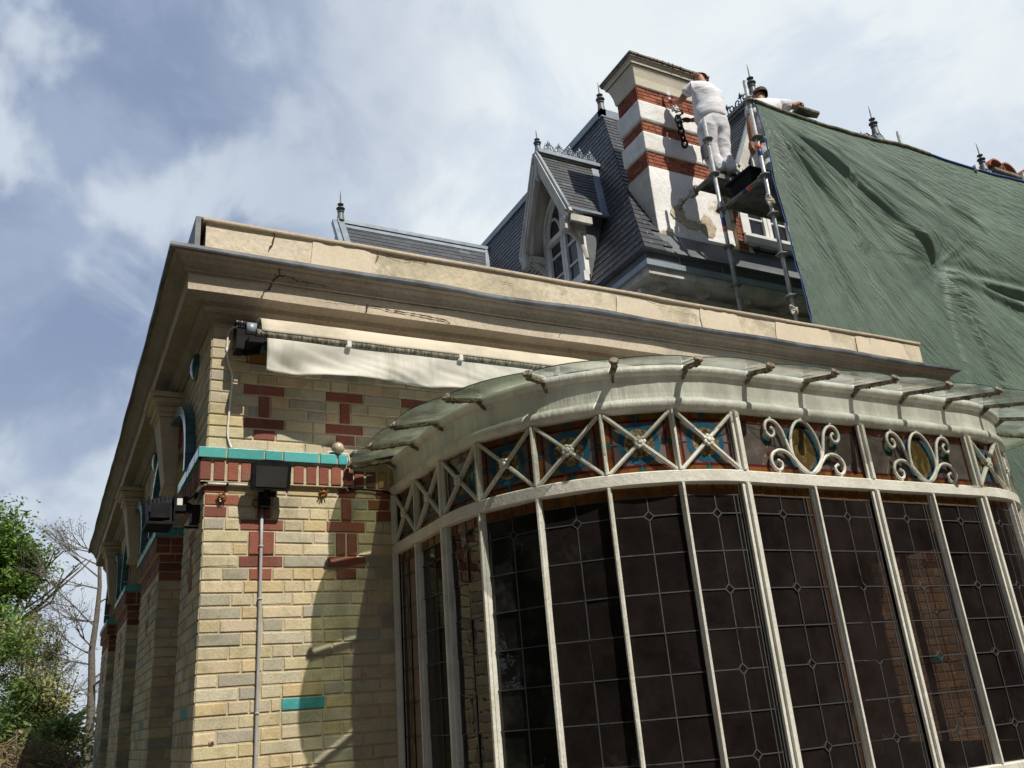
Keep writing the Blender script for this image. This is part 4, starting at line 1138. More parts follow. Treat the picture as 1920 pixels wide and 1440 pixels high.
# wing roof behind
WY, WZ, WX0 = 7.79, 9.97, 3.12
wv = V((0, .5, .866)); wn = V((0, -.866, .5))
WLEN = 3.2
def PW(u, v): return V((u, WY, WZ)) - wv * (WLEN - v), wn
mb = MB()
def wend(v): return HX + (TX - HX) * ((WZ - .866 * (WLEN - v)) - HZ) / (TZ - HZ)
slates(mb, PW, WLEN - .06, lambda v: (WX0 + .10, wend(v)), ex=.12, wd=.22, base=(.058, .062, .07), hooks=False, var=.22)
mb.face([PW(WX0, 0)[0] - wn * .012, PW(6, 0)[0] - wn * .012, PW(6.1, WLEN)[0] - wn * .012, PW(WX0, WLEN)[0] - wn * .012], 2)
mb.face([(WX0, WY, WZ), (6.1, WY, WZ), (6.1, WY + 1.6, WZ - 2.77), (WX0, WY + 1.6, WZ - 2.77)], 2)
mb.build('wing_roof', [MT['slate'], MT['hook'], MT['zinc_dark']], house)
mb = MB()
mb.box(WX0, TX, WY - .06, WY + .05, WZ - .02, WZ + .045); mb.bar(PW(WX0 + .03, WLEN - .09)[0] + wn * .012, PW(6.0, WLEN - .09)[0] + wn * .012, .14, .012, side=wv)
mb.bar(PW(WX0 + .07, 0)[0] + wn * .015, PW(WX0 + .07, WLEN)[0] + wn * .015, .11, .05, side=(1, 0, 0))
mb.bar(PW(WX0 - .05, 0)[0] + wn * .0, PW(WX0 - .05, WLEN)[0] + wn * .0, .08, .09, side=(1, 0, 0))
a, b = PW(wend(0), 0)[0] + wn * .014, PW(wend(WLEN), WLEN)[0] + wn * .014
mb.bar(a, b, .16, .03, side=(1, 0, 0))
mb.build('wing_ridge', MT['zinc'], house)
mb = MB()
mb.face([(WX0 + .0, WY - 1.5, WZ - 2.6), (WX0, WY, WZ - .04), (WX0, WY + 1.5, WZ - 2.6)]); mb.face([(WX0 + .03, WY - 1.5, WZ - 2.6), (WX0 + .03, WY, WZ - .04), (WX0 + .03, WY + 1.5, WZ - 2.6)])
mb.build('wing_gable', MT['oldwood'], house)
def finial(mb, o, h=1.0, base=.0, m=0, r=1.0):
    rs = r
    pr = [(.085, base), (.07, .05), (.055, .22), (.05, .26), (.062, .265), (.062, .285), (.03, .30), (.028, .315), (.075, .345), (.082, .365), (.07, .385), (.03, .405), (.022, .43), (.024, .46), (.055, .475), (.058, .49), (.02, .515), (.012, .55), (.010, .72), (.004, .86), (.0, .87)]
    mb.lathe(o, [(r * rs, z * h) for r, z in pr], 10, m=m)
mb = MB(); finial(mb, (TX, TY, TZ + .03), .68, r=.9); mb.build('finial', MT['zinc_dark'], house)
mb = MB(); finial(mb, (WX0 + .07, WY, WZ + .02), .74); mb.build('finial', MT['zinc_dark'], house)
# gutter and eaves
EP = [(15.8, HY, 0, -1), (HX, HY, -1, -1), (HX, 10.5, -1, 0)]
mb = MB()
mb.sweep(EP, [(.06, HZ + .02), (.0, HZ + .005), (-.01, HZ - .10), (-.012, HZ - .125)], 0)
mb.sweep(EP, [(-.012, HZ - .125), (.035, HZ - .125), (.04, HZ - .115), (.04, HZ - .185), (.03, HZ - .19), (-.04, HZ - .19)], 1)
for x in (5.45, 6.1, 6.75, 7.4): mb.box(x, x + .012, HY - .006, HY + .02, HZ - .10, HZ + .01, 1)
mb.build('gutter', [MT['zinc_dark'], MT['zinc']], house)
mb = MB()
mb.sweep(EP, [(.0, HZ - .19), (-.005, HZ - .27), (-.03, HZ - .275), (-.035, HZ - .30), (-.10, HZ - .305), (-.54, HZ - .235)], 0)
mb.sweep(EP, [(-.36, HZ - .268), (-.355, HZ - .30), (-.54, HZ - .30)], 0)
mb.build('soffit', MT['oldwood'], house)
for i in range(6):
    x = 5.22 + i * .655
    mb = MB()
    mb.bar((x, HY + .10, 6.12), (x, HY + .56, 6.12), .09, .085, side=(1, 0, 0))
    mb.bar((x, HY + .14, 6.15), (x, HY + .40, 6.20), .075, .06, side=(1, 0, 0))
    mb.hexa([(x - .045, HY + .095, 6.165), (x + .045, HY + .095, 6.165), (x + .045, HY + .22, 6.165), (x - .045, HY + .22, 6.165),
             (x - .045, HY + .19, 6.235), (x + .045, HY + .19, 6.235), (x + .045, HY + .22, 6.235), (x - .045, HY + .22, 6.235)])
    mb.build('eaves_bracket', MT['oldwood'], house, bevel=.004)
mb = MB(); mb.bar((5.0, HY + .26, 6.06), (15, HY + .26, 6.06), .06, .09, side=(0, 1, 0)); mb.bar((5.24, HY + .3, 6.06), (5.24, 9, 6.06), .06, .09, side=(1, 0, 0))
mb.build('eaves_rail', MT['oldwood'], house)

# --- chimney stack
CX0, CX1, CY0, CY1 = 5.485, 6.56, 2.10, 2.56
chm = MB()
# flared plaster base
def ring(z, l, r, f, b): return [(CX0 - l, CY0 - f, z), (CX1 + r, CY0 - f, z), (CX1 + r, CY1 + b, z), (CX0 - l, CY1 + b, z)]
rings = [ring(6.62, .02, .52, .02, .2), ring(6.88, .02, .50, .02, .2), ring(7.2, .02, .36, .01, .2), ring(7.55, .02, .14, .01, .12), ring(7.80, .02, .06, .01, .06), ring(7.975, .0, .02, .0, .0)]
def skin_rings(mb, rings, m, cap=True):
    ids = [[mb.vert(p) for p in r] for r in rings]
    for A, B in zip(ids, ids[1:]):
        for k in range(4): mb.fi([A[k], A[(k + 1) % 4], B[(k + 1) % 4], B[k]], m(k) if callable(m) else m)
    if cap: mb.fi(ids[-1], m(0) if callable(m) else m)
skin_rings(chm, rings, lambda k: 0 if k == 0 else 1)
core = chm.build('chimney', [MT['plaster'], MT['plaster_grey']], house, bevel=.012)
mb = MB()
bands = [(7.975, 8.205), (8.50, 8.69), (8.995, 9.225)]
for z0, z1 in bands:
    mb.box(CX0 + .02, CX1 - .02, CY0 + .02, CY1 - .02, z0, z1, 1)
    rows_ = [z0 + .004 + k * .0565 for k in range(int((z1 - z0) / .055))]
    bricks(mb, (CX0, CY0 + .016, 0), (1, 0, 0), (0, -1, 0), 0, CX1 - CX0, rows_, h=.049, pal=[(.36, .125, .068), (.31, .098, .058), (.40, .15, .085), (.27, .09, .06)], LB=.205, jm=.008)
    bricks(mb, (CX0 + .016, CY1, 0), (0, -1, 0), (-1, 0, 0), 0, CY1 - CY0 - .0, rows_, h=.049, pal=[(.36, .125, .068), (.31, .098, .058), (.27, .09, .06)], LB=.205, jm=.008)
mb.build('brick_band', [MT['redbrick'], MT['mortar']], core)
mb = MB()
for (z0, z1, o) in ((8.205, 8.50, .018), (8.69, 8.995, .018)):
    rg = [(z0, o - .012), (z0 + .02, o), (z1 - .03, o + .004), (z1, o - .01)]
    skin_rings(mb, [[(CX0 - q, CY0 - q, z), (CX1 + q, CY0 - q, z), (CX1 + q, CY1 + q, z), (CX0 - q, CY1 + q, z)] for z, q in rg], 0)
    skin_rings(mb, [[(CX0 - q, CY0 - q, z), (CX0 - q, CY1 + q, z), (CX1 + q, CY1 + q, z), (CX1 + q, CY0 - q, z)] for z, q in rg[:1]], 0)
mb.build('plaster_band', [MT['plaster_fresh']], core, bevel=.01)
mb = MB()
rg = [(9.225, -.004), (9.24, .012), (9.36, .025), (9.46, .05), (9.52, .075)]
skin_rings(mb, [[(CX0 - q, CY0 - q, z), (CX1 + q, CY0 - q, z), (CX1 + q, CY1 + q, z), (CX0 - q, CY1 + q, z)] for z, q in rg], 0)
rg = [(9.52, .088), (9.585, .10), (9.59, .115)]
skin_rings(mb, [[(CX0 - q, CY0 - q, z), (CX1 + q, CY0 - q, z), (CX1 + q, CY1 + q, z), (CX0 - q, CY1 + q, z)] for z, q in rg], 0)
mb.build('chimney_neck', MT['plaster_cream'], core, bevel=.006)
mb = MB()
mb.box(CX0 - .13, CX1 + .13, CY0 - .13, CY1 + .13, 9.592, 9.622)
for k in range(9):
    x = CX0 - .14 + k * .150; mb.box(x, x + .145, CY0 - .145, CY1 + .14, 9.623 + R(0, .006), 9.645 + R(0, .008))
for k in range(40):
    x = R(CX0 - .14, CX1 + .14); mb.ball((x, CY0 - .145, 9.632 + R(-.01, .012)), R(.008, .018), 6)
mb.build('chimney_cap', MT['capstone'], core, bevel=.006)
for x in (CX0 + .12, CX0 + .62):
    mb = MB(); mb.lathe((x, CY0 + .15, 9.60), [(.12, 0), (.125, .03), (.105, .05), (.10, .16), (.12, .17), (.12, .20), (.085, .205), (.08, .10)], 14); mb.build('chimney_pot', MT['clay'], core)
mb = MB()
mb.box(CX0 - .03, 7.06, CY0 - .035, CY0 + .02, 6.70, 6.875, 0)
mb.prism([(5.40, CY0 - .04, 6.70), (5.40, CY0 - .30, 6.485), (7.9, CY0 - .30, 6.485), (7.9, CY0 - .04, 6.70)], (0, 0, .012), 1)
mb.box(7.06, 7.9, CY0 - .02, CY0 + .02, 6.70, 7.0, 0)
mb.face([(5.50, CY0 - .20, 6.585), (5.75, CY0 - .29, 6.512), (6.6, CY0 - .25, 6.545), (6.2, CY0 - .10, 6.67), (5.62, CY0 - .06, 6.70)], 3)
mb.prism([(7.08, CY0 - .03, 7.02), (7.12, CY0 - .03, 7.02), (6.72, CY0 - .03, 7.38), (6.68, CY0 - .03, 7.38)], (0, -.03, 0), 0)
for x0, x1 in ((5.46, 5.68), (6.22, 6.40)): mb.face([(x0, CY0 - .0395, 6.735), (x1, CY0 - .0395, 6.735), (x1 - .03, CY0 - .0395, 6.755), (x0, CY0 - .0395, 6.765)], 2)
mb.build('flashing', [MT['zinc_dark'], MT['zinc'], MT['orange'], MT['plaster_fresh']], core)

pt = MB()
for cx, cz, rx, rz in ((5.82, 7.33, .13, .12), (6.02, 7.20, .16, .07), (6.28, 7.22, .13, .16), (5.60, 6.98, .12, .05)):
    pt.face([(cx + rx * cos(a) * R(.7, 1.15), CY0 - .0225, cz + rz * sin(a) * R(.7, 1.15)) for a in [2 * pi * k / 22 for k in range(22)]])
pt.box(CX0 - .022, 7.06, CY0 - .028, CY0, 6.875, 6.915)
MT['plaster_tan'] = mat('bare_tan_plaster', (0.44, 0.37, 0.26), (0.58, 0.52, 0.41), scale=16, rough=.95, bump=.7, bscale=40)
pt.build('old_plaster', MT['plaster_tan'], core)
# --- dormers (all alike; f = outwards, l = along the wall, z = up)
MT['winglass2'] = glassmat('dormer_glass', (0.75, 0.77, 0.78), dirt=0.05)
def dormer(T, fend, dz=0.0, small=False, glassy=True):
    """T(f, l, z) maps to the world, fend(z) = f at which the roof slope is met"""
    d0 = MB(); FB = .35; RZ, EZ, HW = 8.97 + dz, 7.70 + dz, .64
    P = lambda f, l, z: V(T(f, l, z))
    sl = V((0, 0, 0))
    LS = math.hypot(HW, RZ - EZ)
    # slate slopes
    for sg in (-1, 1):
        def PS(u, v, sg=sg):
            q = v / LS; l = sg * HW * (1 - q); z = EZ + (RZ - EZ) * q
            nz = (P(0, sg * (RZ - EZ), 0) - P(0, 0, 0)) / LS + V((0, 0, HW / LS))
            return P(u, l, z), nz
        zf = lambda v: EZ + (RZ - EZ) * v / LS
        slates(d0, PS, LS - .03, lambda v: (fend(zf(v)) - .05, FB - .02), ex=.085, wd=.16, hooks=False, base=(.058, .062, .066), var=.22)
        for k in (-.012, -.03):
            q = [PS(fend(EZ), 0), PS(FB - .01, 0), PS(FB - .01, LS), PS(fend(RZ), LS)]
            d0.face([a + b * k for a, b in q], 2)
    dm = d0.build('dormer', [MT['slate'], MT['hook'], MT['oldwood']], house)
    # zinc work
    z0 = MB()
    z0.bar(P(FB - .02, 0, RZ + .01), P(fend(RZ), 0, RZ + .01), .16, .05, side=P(0, 1, 0) - P(0, 0, 0))
    for sg in (-1, 1):
        for zz in (0,):
            a, b = P(fend(RZ) + .05, 0, RZ), P(fend(EZ) + .05, sg * HW, EZ)
            z0.bar(a + V((0, 0, .015)), b + V((0, 0, .015)), .13, .02, side=P(1, 0, 0) - P(0, 0, 0))
            z0.bar(P(FB - .005, sg * .02, RZ + .005), P(FB - .005, sg * (HW + .02), EZ - .02), .035, .05, side=P(1, 0, 0) - P(0, 0, 0))
            z0.bar(P(FB - .02, sg * (HW + .01), EZ - .02), P(fend(EZ), sg * (HW + .01), EZ - .02), .05, .03)
    z0.build('zinc_trim', MT['zinc'], dm)
    c = MB()
    fdir = P(1, 0, 0) - P(0, 0, 0)
    finial(c, P(FB - .06, 0, RZ + .02), .66 if dz else .46, r=.85 if dz else .72)
    c.build('finial', MT['zinc_dark'], dm)
    c = MB()
    f = FB - .16; up_ = V((0, 0, 1))
    n = 5
    wv_ = (FB - .16 - fend(RZ)) / n * .98
    base = RZ + .04
    for k in range(n):
        f0 = FB - .16 - (k + .5) * wv_
        Q = lambda u, z: P(f0 + u * wv_, 0, base + z)
        for sg in (-1, 1):
            c.tube([Q(sg * x, z) for x, z in [(.0, .0), (.16, .015), (.33, .05), (.42, .10), (.36, .145), (.22, .15), (.14, .115), (.18, .085), (.25, .09)]], .011, 5)
            c.tube([Q(sg * x, z) for x, z in [(.5, 0), (.5, .06), (.44, .11)]], .008, 5)
        c.tube([Q(0, .0), Q(0, .10), Q(0, .19)], .010, 5)
        c.lathe(Q(0, .15), [(.006, 0), (.026, .03), (.020, .055), (.0, .10)], 6)
        for sg in (-1, 1): c.lathe(Q(sg * .0, .15), [(.008, 0), (.014, .03), (.0, .07)], 5, axis=(fdir * sg * .9 + V((0, 0, .45))))
    c.bar(P(FB - .12, 0, base + .008), P(fend(RZ), 0, base + .008), .012, .02)
    c.bar(P(FB - .12, 0, base + .06), P(fend(RZ), 0, base + .06), .008, .012)
    c.build('roof_cresting', MT['zinc_dark'] if dz else MT['zinc'], dm)
    # timber gable
    g_ = MB()
    ldir = P(0, 1, 0) - P(0, 0, 0)
    for sg in (-1, 1):
        a, b = P(FB - .015, sg * .0, RZ - .10), P(FB - .015, sg * (HW - .005), EZ - .13)
        ax = (b - a).normalized(); side = fdir
        g_.bar(a, b, .045, .17, side=fdir)
        g_.bar(P(FB + .012, sg * .05, RZ - .17), P(FB + .012, sg * (HW - .01), EZ - .16), .02, .07, side=fdir)
        g_.bar(P(FB + .02, sg * .03, RZ - .06), P(FB + .02, sg * (HW + .0), EZ - .055), .025, .035, side=fdir)
        # feet
        g_.bar(P(FB, sg * (HW - .10), EZ - .10), P(FB, sg * (HW - .10), EZ - .30), .07, .13, side=fdir)
        g_.bar(P(FB - .02, sg * (HW + .01), EZ - .16), P(.0, sg * (HW + .01), EZ - .16), .05, .10, side=ldir)
        g_.bar(P(FB - .02, sg * (HW - .17), EZ - .19), P(.0, sg * (HW - .17), EZ - .19), .09, .10, side=ldir)
        # curved strut
        pts = [(.02, EZ - .62), (.05, EZ - .48), (.12, EZ - .34), (.22, EZ - .26), (FB - .04, EZ - .24)]
        g_.tube(smoothpath([P(p, sg * (HW - .17), z) for p, z in pts], 4), .038, 6)
        g_.face([P(0, sg * (HW - .2), EZ - .12), P(FB, sg * (HW - .2), EZ - .12), P(FB, sg * HW, EZ - .12), P(0, sg * HW, EZ - .12)])
        # inner arch boards under the gable
        pts = [(sg * (HW - .13), EZ - .22), (sg * (HW - .20), EZ + .05), (sg * (HW - .30), EZ + .38), (sg * (HW - .44), EZ + .70), (0, RZ - .30)]
        g_.tube(smoothpath([P(FB - .07, l, z) for l, z in pts], 4), .035, 6)
    g_.bar(P(FB - .02, 0, RZ - .06), P(FB - .02, 0, RZ - .40), .07, .06, side=fdir)
    g_.lathe(P(FB - .02, 0, RZ - .48), [(.0, 0), (.035, .03), (.04, .06), (.02, .09)], 8)
    g_.build('bargeboard', MT['oldwood'], dm, bevel=.004)
    # wall of the dormer
    w_ = MB()
    WH = .50; zb = 6.75 + dz - (.05 if dz else 0)
    q = [P(0, -WH, zb), P(0, WH, zb), P(0, WH, EZ + .28), P(0, 0, RZ - .02), P(0, -WH, EZ + .28)]
    w_.face(q); w_.face([p - fdir * .06 for p in q])
    for k in range(9):
        z = EZ - .1 + k * .14
        hw = min(WH, max(.02, HW * (RZ - z) / (RZ - EZ) - .02))
        w_.bar(P(.006, -hw, z), P(.006, hw, z), .012, .008, side=fdir)
    for sg in (-1, 1):
        # cheeks
        zs = [zb + (EZ + .2 - zb) * i / 6 for i in range(7)]
        for a, b in zip(zs, zs[1:]):
            w_.face([P(0, sg * WH, a), P(min(0, fend(a)) if fend(a) < 0 else 0, sg * WH, a), P(min(0, fend(b)), sg * WH, b), P(0, sg * WH, b)], 1)
    w_.build('dormer_wall', [MT['oldwood'], MT['zinc_dark']], dm)
    fr = MB(); gl = MB()
    ow, zs, zt = .365, 7.30 + dz, 7.72 + dz        # opening half width, transom
    zb2 = zb + .10
    B = lambda f, l0, z0, l1, z1, wd, ht: fr.bar(P(f, l0, z0), P(f, l1, z1), wd, ht, side=ldir if abs(z1 - z0) > abs(l1 - l0) else fdir)
    for sg in (-1, 1):
        fr.bar(P(.035, sg * (ow + .06), zb2), P(.035, sg * (ow + .06), EZ + .24), .12, .075, side=ldir)
        fr.bar(P(.045, sg * (ow + .005), zb2), P(.045, sg * (ow + .005), zt + .02), .05, .05, side=ldir)
        fr.bar(P(.03, sg * .035, zb2), P(.03, sg * .035, zt), .06, .045, side=ldir)
        for z in (zb2 + .32, zb2 + .64): fr.bar(P(.02, sg * .05, z), P(.02, sg * ow, z), .03, .025, side=fdir)
        arch = smoothpath([(sg * (ow + .01), zt, 0), (sg * (ow - .01), zt + .22, 0), (sg * (ow - .12), zt + .46, 0), (0, zt + .68, 0)], 6)
        fr.tube([P(.035, p.x, p.y) for p in arch], .036, 6)
        fr.tube([P(.06, p.x * 1.18, p.y + .05) for p in arch], .03, 6)
        inner = smoothpath([(sg * .03, zt, 0), (sg * .06, zt + .16, 0), (sg * .15, zt + .32, 0), (sg * .26, zt + .36, 0)], 5)
        fr.tube([P(.03, p.x, p.y) for p in inner], .022, 6)
    fr.bar(P(.045, -ow, zt), P(.045, ow, zt), .09, .07, side=fdir)
    fr.bar(P(.06, -ow - .12, zb2 - .03), P(.06, ow + .12, zb2 - .03), .08, .14, side=fdir)
    fr.bar(P(.03, 0, zt), P(.03, 0, zt + .66), .05, .04, side=ldir)
    fo = fr.build('window_frame', MT['winwhite'], dm, bevel=.003)
    poly = [(-ow, zb2), (ow, zb2), (ow, zt + .15), (ow - .1, zt + .42), (0, zt + .62), (-ow + .1, zt + .42), (-ow, zt + .15)]
    gl.face([P(.012, l, z) for l, z in poly]); gl.face([P(.004, l, z) for l, z in poly], 1)
    gl.build('window_pane', [MT['winglass2'], MT['curtain']], dm)
    return dm
XD = 5.08
dormer(lambda f, l, z: (XD - f, 3.575 - l, z), lambda z: XD - (HX + (z - HZ) * (TX - HX) / (TZ - HZ)))
for x in (7.29, 9.74, 12.31):
    dormer(lambda f, l, z, x=x: (x + l, 2.08 - f, z), lambda z: 2.08 - (HY + (z - HZ) * (TY - HY) / (TZ - HZ)), dz=.36)
# brick pier between chimney and dormer window
mb = MB()
mb.box(6.71, 6.87, 2.04, 2.3, 6.95, 7.95, 1)
bricks(mb, (6.71, 2.04, 0), (1, 0, 0), (0, -1, 0), 0, .16, [6.95 + k * .06 for k in range(16)], h=.052, pal=[(.30, .10, .06), (.25, .08, .05)])
mb.build('brick_pier', [MT['redbrick'], MT['mortar']], house)
# second chimney further right
mb = MB(); mb.box(13.25, 14.6, 2.15, 2.8, 6.5, 9.62, 0); mb.box(13.2, 14.65, 2.1, 2.85, 9.62, 9.78, 0); mb.box(13.15, 14.7, 2.05, 2.9, 9.78, 9.84, 1)
ch2 = mb.build('chimney', [MT['plaster'], MT['capstone']], house, bevel=.01)
mb = MB()
for (x, tilt) in ((13.30, -.25), (13.62, .25), (14.2, 0)):
    for k in range(12):
        a0, a1 = pi * (.06 + k * .88 / 12), pi * (.06 + (k + 1) * .88 / 12)
        for r in (.20,):
            P0 = lambda a, rr, y: (x + rr * cos(a), y, 9.84 + rr * .95 * sin(a))
            mb.hexa([P0(a0, r, 2.08), P0(a1, r, 2.08), P0(a1, r, 2.75), P0(a0, r, 2.75), P0(a0, r + .03, 2.08), P0(a1, r + .03, 2.08), P0(a1, r + .03, 2.75), P0(a0, r + .03, 2.75)])
mb.build('chimney_pot', MT['clay'], ch2)
# ================================================================== scaffold
SX, SYB, SYA = 5.83, .62, 1.36
scf = thing('scaffold', 'galvanised tube scaffold with rosette rings and steel decks beside the tall chimney', 'scaffold', (8.4, 1.0, 4.52))
def rosette(mb, x, y, z, m=0):
    n = 8
    mb.lathe((x, y, z), [(.030, -.005), (.062, -.005), (.062, .005), (.030, .005)], 16, m=m)
    mb.lathe((x, y, z), [(.030, -.03), (.031, .03)], 12, m=m)
    for k in range(8):
        a = pi * k / 4
        mb.obox((x + .055 * cos(a), y + .055 * sin(a), z), V((cos(a), sin(a), 0)) * .012, V((-sin(a), cos(a), 0)) * .007, (0, 0, .008), m)
poles = []
for i, X in enumerate((SX, SX + 2.59, SX + 5.19)):
    for y, top in ((SYB, 8.22), (SYA, 8.24)):
        mb = MB(); mb.tube([(X, y, 4.55), (X, y, top)], .0245, 12)
        mb.lathe((X, y, top), [(.020, 0), (.020, .02)], 10)
        mb.lathe((X, y, 7.84), [(.0245, 0), (.028, .01), (.028, .12), (.0245, .14)], 12)
        if i == 0:
            z = 6.74 if y > 1 else 7.19
            mb.lathe((X, y, z - .03 if y > 1 else z), [(.0253, 0), (.0253, .12)], 12, m=1); mb.lathe((X, y, z + (.091 if y < 1 else -.10)), [(.0255, 0), (.0255, .07)], 12, m=2)
        mb.lathe((X, y, 4.522), [(.08, 0), (.08, .008), (.02, .01), (.02, .05)], 10)
        po = mb.build('pole', [MT['galv'], MT['bluep'], MT['orange']], scf)
        for k in range(7):
            z = 7.94 - .5 * k
            mb = MB(); rosette(mb, X, y, z); mb.build('rosette_ring', MT['galv_dark'], po)
def ledger(a, b, band=False, hook=False):
    a, b = V(a), V(b); d = (b - a).normalized()
    mb = MB(); mb.tube([a + d * .05, b - d * .05], .0245, 10)
    for p in (a + d * .06, b - d * .06):
        mb.obox(p, d * .035, d.cross(V((0, 0, 1))) * .02, (0, 0, .035)); mb.obox(p - d * (.02 if p == a + d * .06 else -.02) + V((0, 0, -.01)), d * .006, d.cross(V((0, 0, 1))) * .012, (0, 0, .07))
    if band:
        m_ = a.lerp(b, .52); mb.tube([m_, m_ + d * .07], .0253, 10, 1); mb.tube([m_ + d * .075, m_ + d * .14], .0253, 10, 2)
    return mb
for X in (SX, SX + 2.59, SX + 5.19):
    ledger((X, SYA, 6.94), (X, SYB, 6.94), band=True).build('ledger', [MT['galv_dark'], MT['bluep'], MT['orange']], scf)
    mb = ledger((X, SYA, 7.44), (X, 2.06, 7.44))
    mb.obox((X, 2.05, 7.41), (.012, 0, 0), (0, .012, 0), (0, 0, .05)); mb.obox((X, 1.76, 7.43), (.03, 0, 0), (0, .05, 0), (0, 0, .05))
    mb.obox((X, 1.70, 7.45), (.035, 0, 0), (0, .02, 0), (0, 0, .035), 2)
    mb.build('ledger', [MT['galv_dark'], MT['bluep'], MT['rust']], scf)
for z in (7.94, 7.44):
    for X in (SX, SX + 2.59): ledger((X, SYB, z), (X + 2.59, SYB, z)).build('ledger', MT['galv'], scf)
def deck(y0, y1, z, x0):
    mb = MB(); x1 = x0 + 2.5
    rows_ = [y0, y0 + (y1 - y0) * .30, y0 + (y1 - y0) * .34, y0 + (y1 - y0) * .70, y0 + (y1 - y0) * .74, y1]
    for a, b in ((0, 1), (2, 3), (4, 5)): mb.box(x0, x1, rows_[a], rows_[b], z, z + .008)
    for a in (1, 3):
        x = x0
        while x < x1 - .1:
            mb.box(x, x + .048, rows_[a], rows_[a + 1], z + .001, z + .007); x += .056
    mb.box(x0, x1, y0, y0 + .008, z - .055, z + .012, 1); mb.box(x0, x1, y1 - .008, y1, z - .055, z + .012, 1)
    mb.box(x0, x0 + .01, y0, y1, z - .055, z, 1); mb.box(x0 + 1.25, x0 + 1.26, y0, y1, z - .04, z, 1)
    return mb
for k in range(2):
    X = SX + .04 + k * 2.59
    deck(.66, 1.32, 6.995, X).build('deck', [MT['deck'], MT['galv_dark']], scf)
    deck(1.39, 1.71, 7.495, X).build('deck', [MT['deck'], MT['galv_dark']], scf)

tr = MB()
T0 = [(5.93, .91, 7.008), (6.18, .91, 7.008), (6.18, 1.19, 7.008), (5.93, 1.19, 7.008)]; T1 = [(5.88, .85, 7.22), (6.23, .85, 7.22), (6.23, 1.25, 7.22), (5.88, 1.25, 7.22)]
ids0 = [tr.vert(p) for p in T0]; ids1 = [tr.vert(p) for p in T1]
T2 = [(x + .02 if x < 6.05 else x - .02, y + .02 if y < 1.05 else y - .02, z - .004) for x, y, z in T1]; ids2 = [tr.vert(p) for p in T2]
T3 = [(x + .02 if x < 6.05 else x - .02, y + .02 if y < 1.05 else y - .02, z + .02) for x, y, z in T0]; ids3 = [tr.vert(p) for p in T3]
for A, B in ((ids0, ids1), (ids1, ids2), (ids2, ids3)):
    for k in range(4): tr.fi([A[k], A[(k + 1) % 4], B[(k + 1) % 4], B[k]])
tr.fi(ids0[::-1]); tr.fi(ids3)
tr.box(5.86, 6.25, .83, .85, 7.20, 7.23); tr.box(5.86, 6.25, 1.25, 1.27, 7.20, 7.23); tr.box(5.86, 5.88, .85, 1.25, 7.20, 7.23); tr.box(6.23, 6.25, .85, 1.25, 7.20, 7.23)
tag(tr.build('mortar_trough', MT['blk'], bevel=.006), 'black plastic mortar trough standing on the lower scaffold deck', 'trough')

def rope(pts, lb, r=.008):
    mb = MB(); mb.tube(smoothpath(pts, 5), r, 6)
    return tag(mb.build('rope_tie', MT['rope']), lb, 'rope', 'rope ties on the scaffold poles')
def knot(x, y, z, s, seed):
    random.seed(seed); pts = []
    for k in range(16):
        a = k * 1.3; pts.append((x + s * .6 * cos(a) + R(-.3, .1) * s, y - .03 + s * .4 * sin(a), z + R(-.7, .7) * s))
    return pts
rope(knot(SX - .03, SYB, 6.60, .075, 1), 'pale rope knot on the front pole level with the white window')
rope(knot(SX - .03, SYB, 5.27, .07, 2), 'pale rope knot at the foot of the front pole above the parapet')
rope([(SX + .035 * cos(a), SYB + .035 * sin(a), 7.92 + .012 * a * .6) for a in [k * .6 for k in range(22)]] + [(SX + .12, SYB - .03, 7.97), (SX + .2, SYB - .02, 7.99)], 'rope bound round the top of the front pole at the tarpaulin corner', .009)

# ================================================================== tarpaulin
tp = thing('tarpaulin', 'large green tarpaulin hung over the scaffold, creased and pinched at one tie', 'tarpaulin', (9.2, .56, 4.0))
TA, TB = V((5.86, 7.92)), V((8.36, 6.22))
XT0, XT1 = 5.865, 12.6
def ttop(x): 
    t = (x - XT0)
    return 7.90 - .03 * min(1, t) + .035 * t - (.10 * sin(min(t / 2.55, 1) * pi)) * .5 + (0 if t < 2.55 else -.05 * sin(min((t - 2.55) / 2.6, 1) * pi)) - .012 * max(0, t - 2.6) 
def tbot(x): return 4.62 if x < 7.0 else 4.62 - min(1, (x - 7.0) / .15) * 2.9
def ridge(px, pz, a, b, w, side=0):
    a, b = V(a), V(b); d = b - a; L_ = d.length; d /= L_
    r = V((px, pz)) - a; t = r.dot(d); h = r.x * -d.y + r.y * d.x
    k = max(0, min(1, min(t / .35 + .15, (L_ - t) / .35 + .15))) if -.05 < t < L_ + .05 else 0
    return k * math.exp(-(h / w) ** 2), h, t
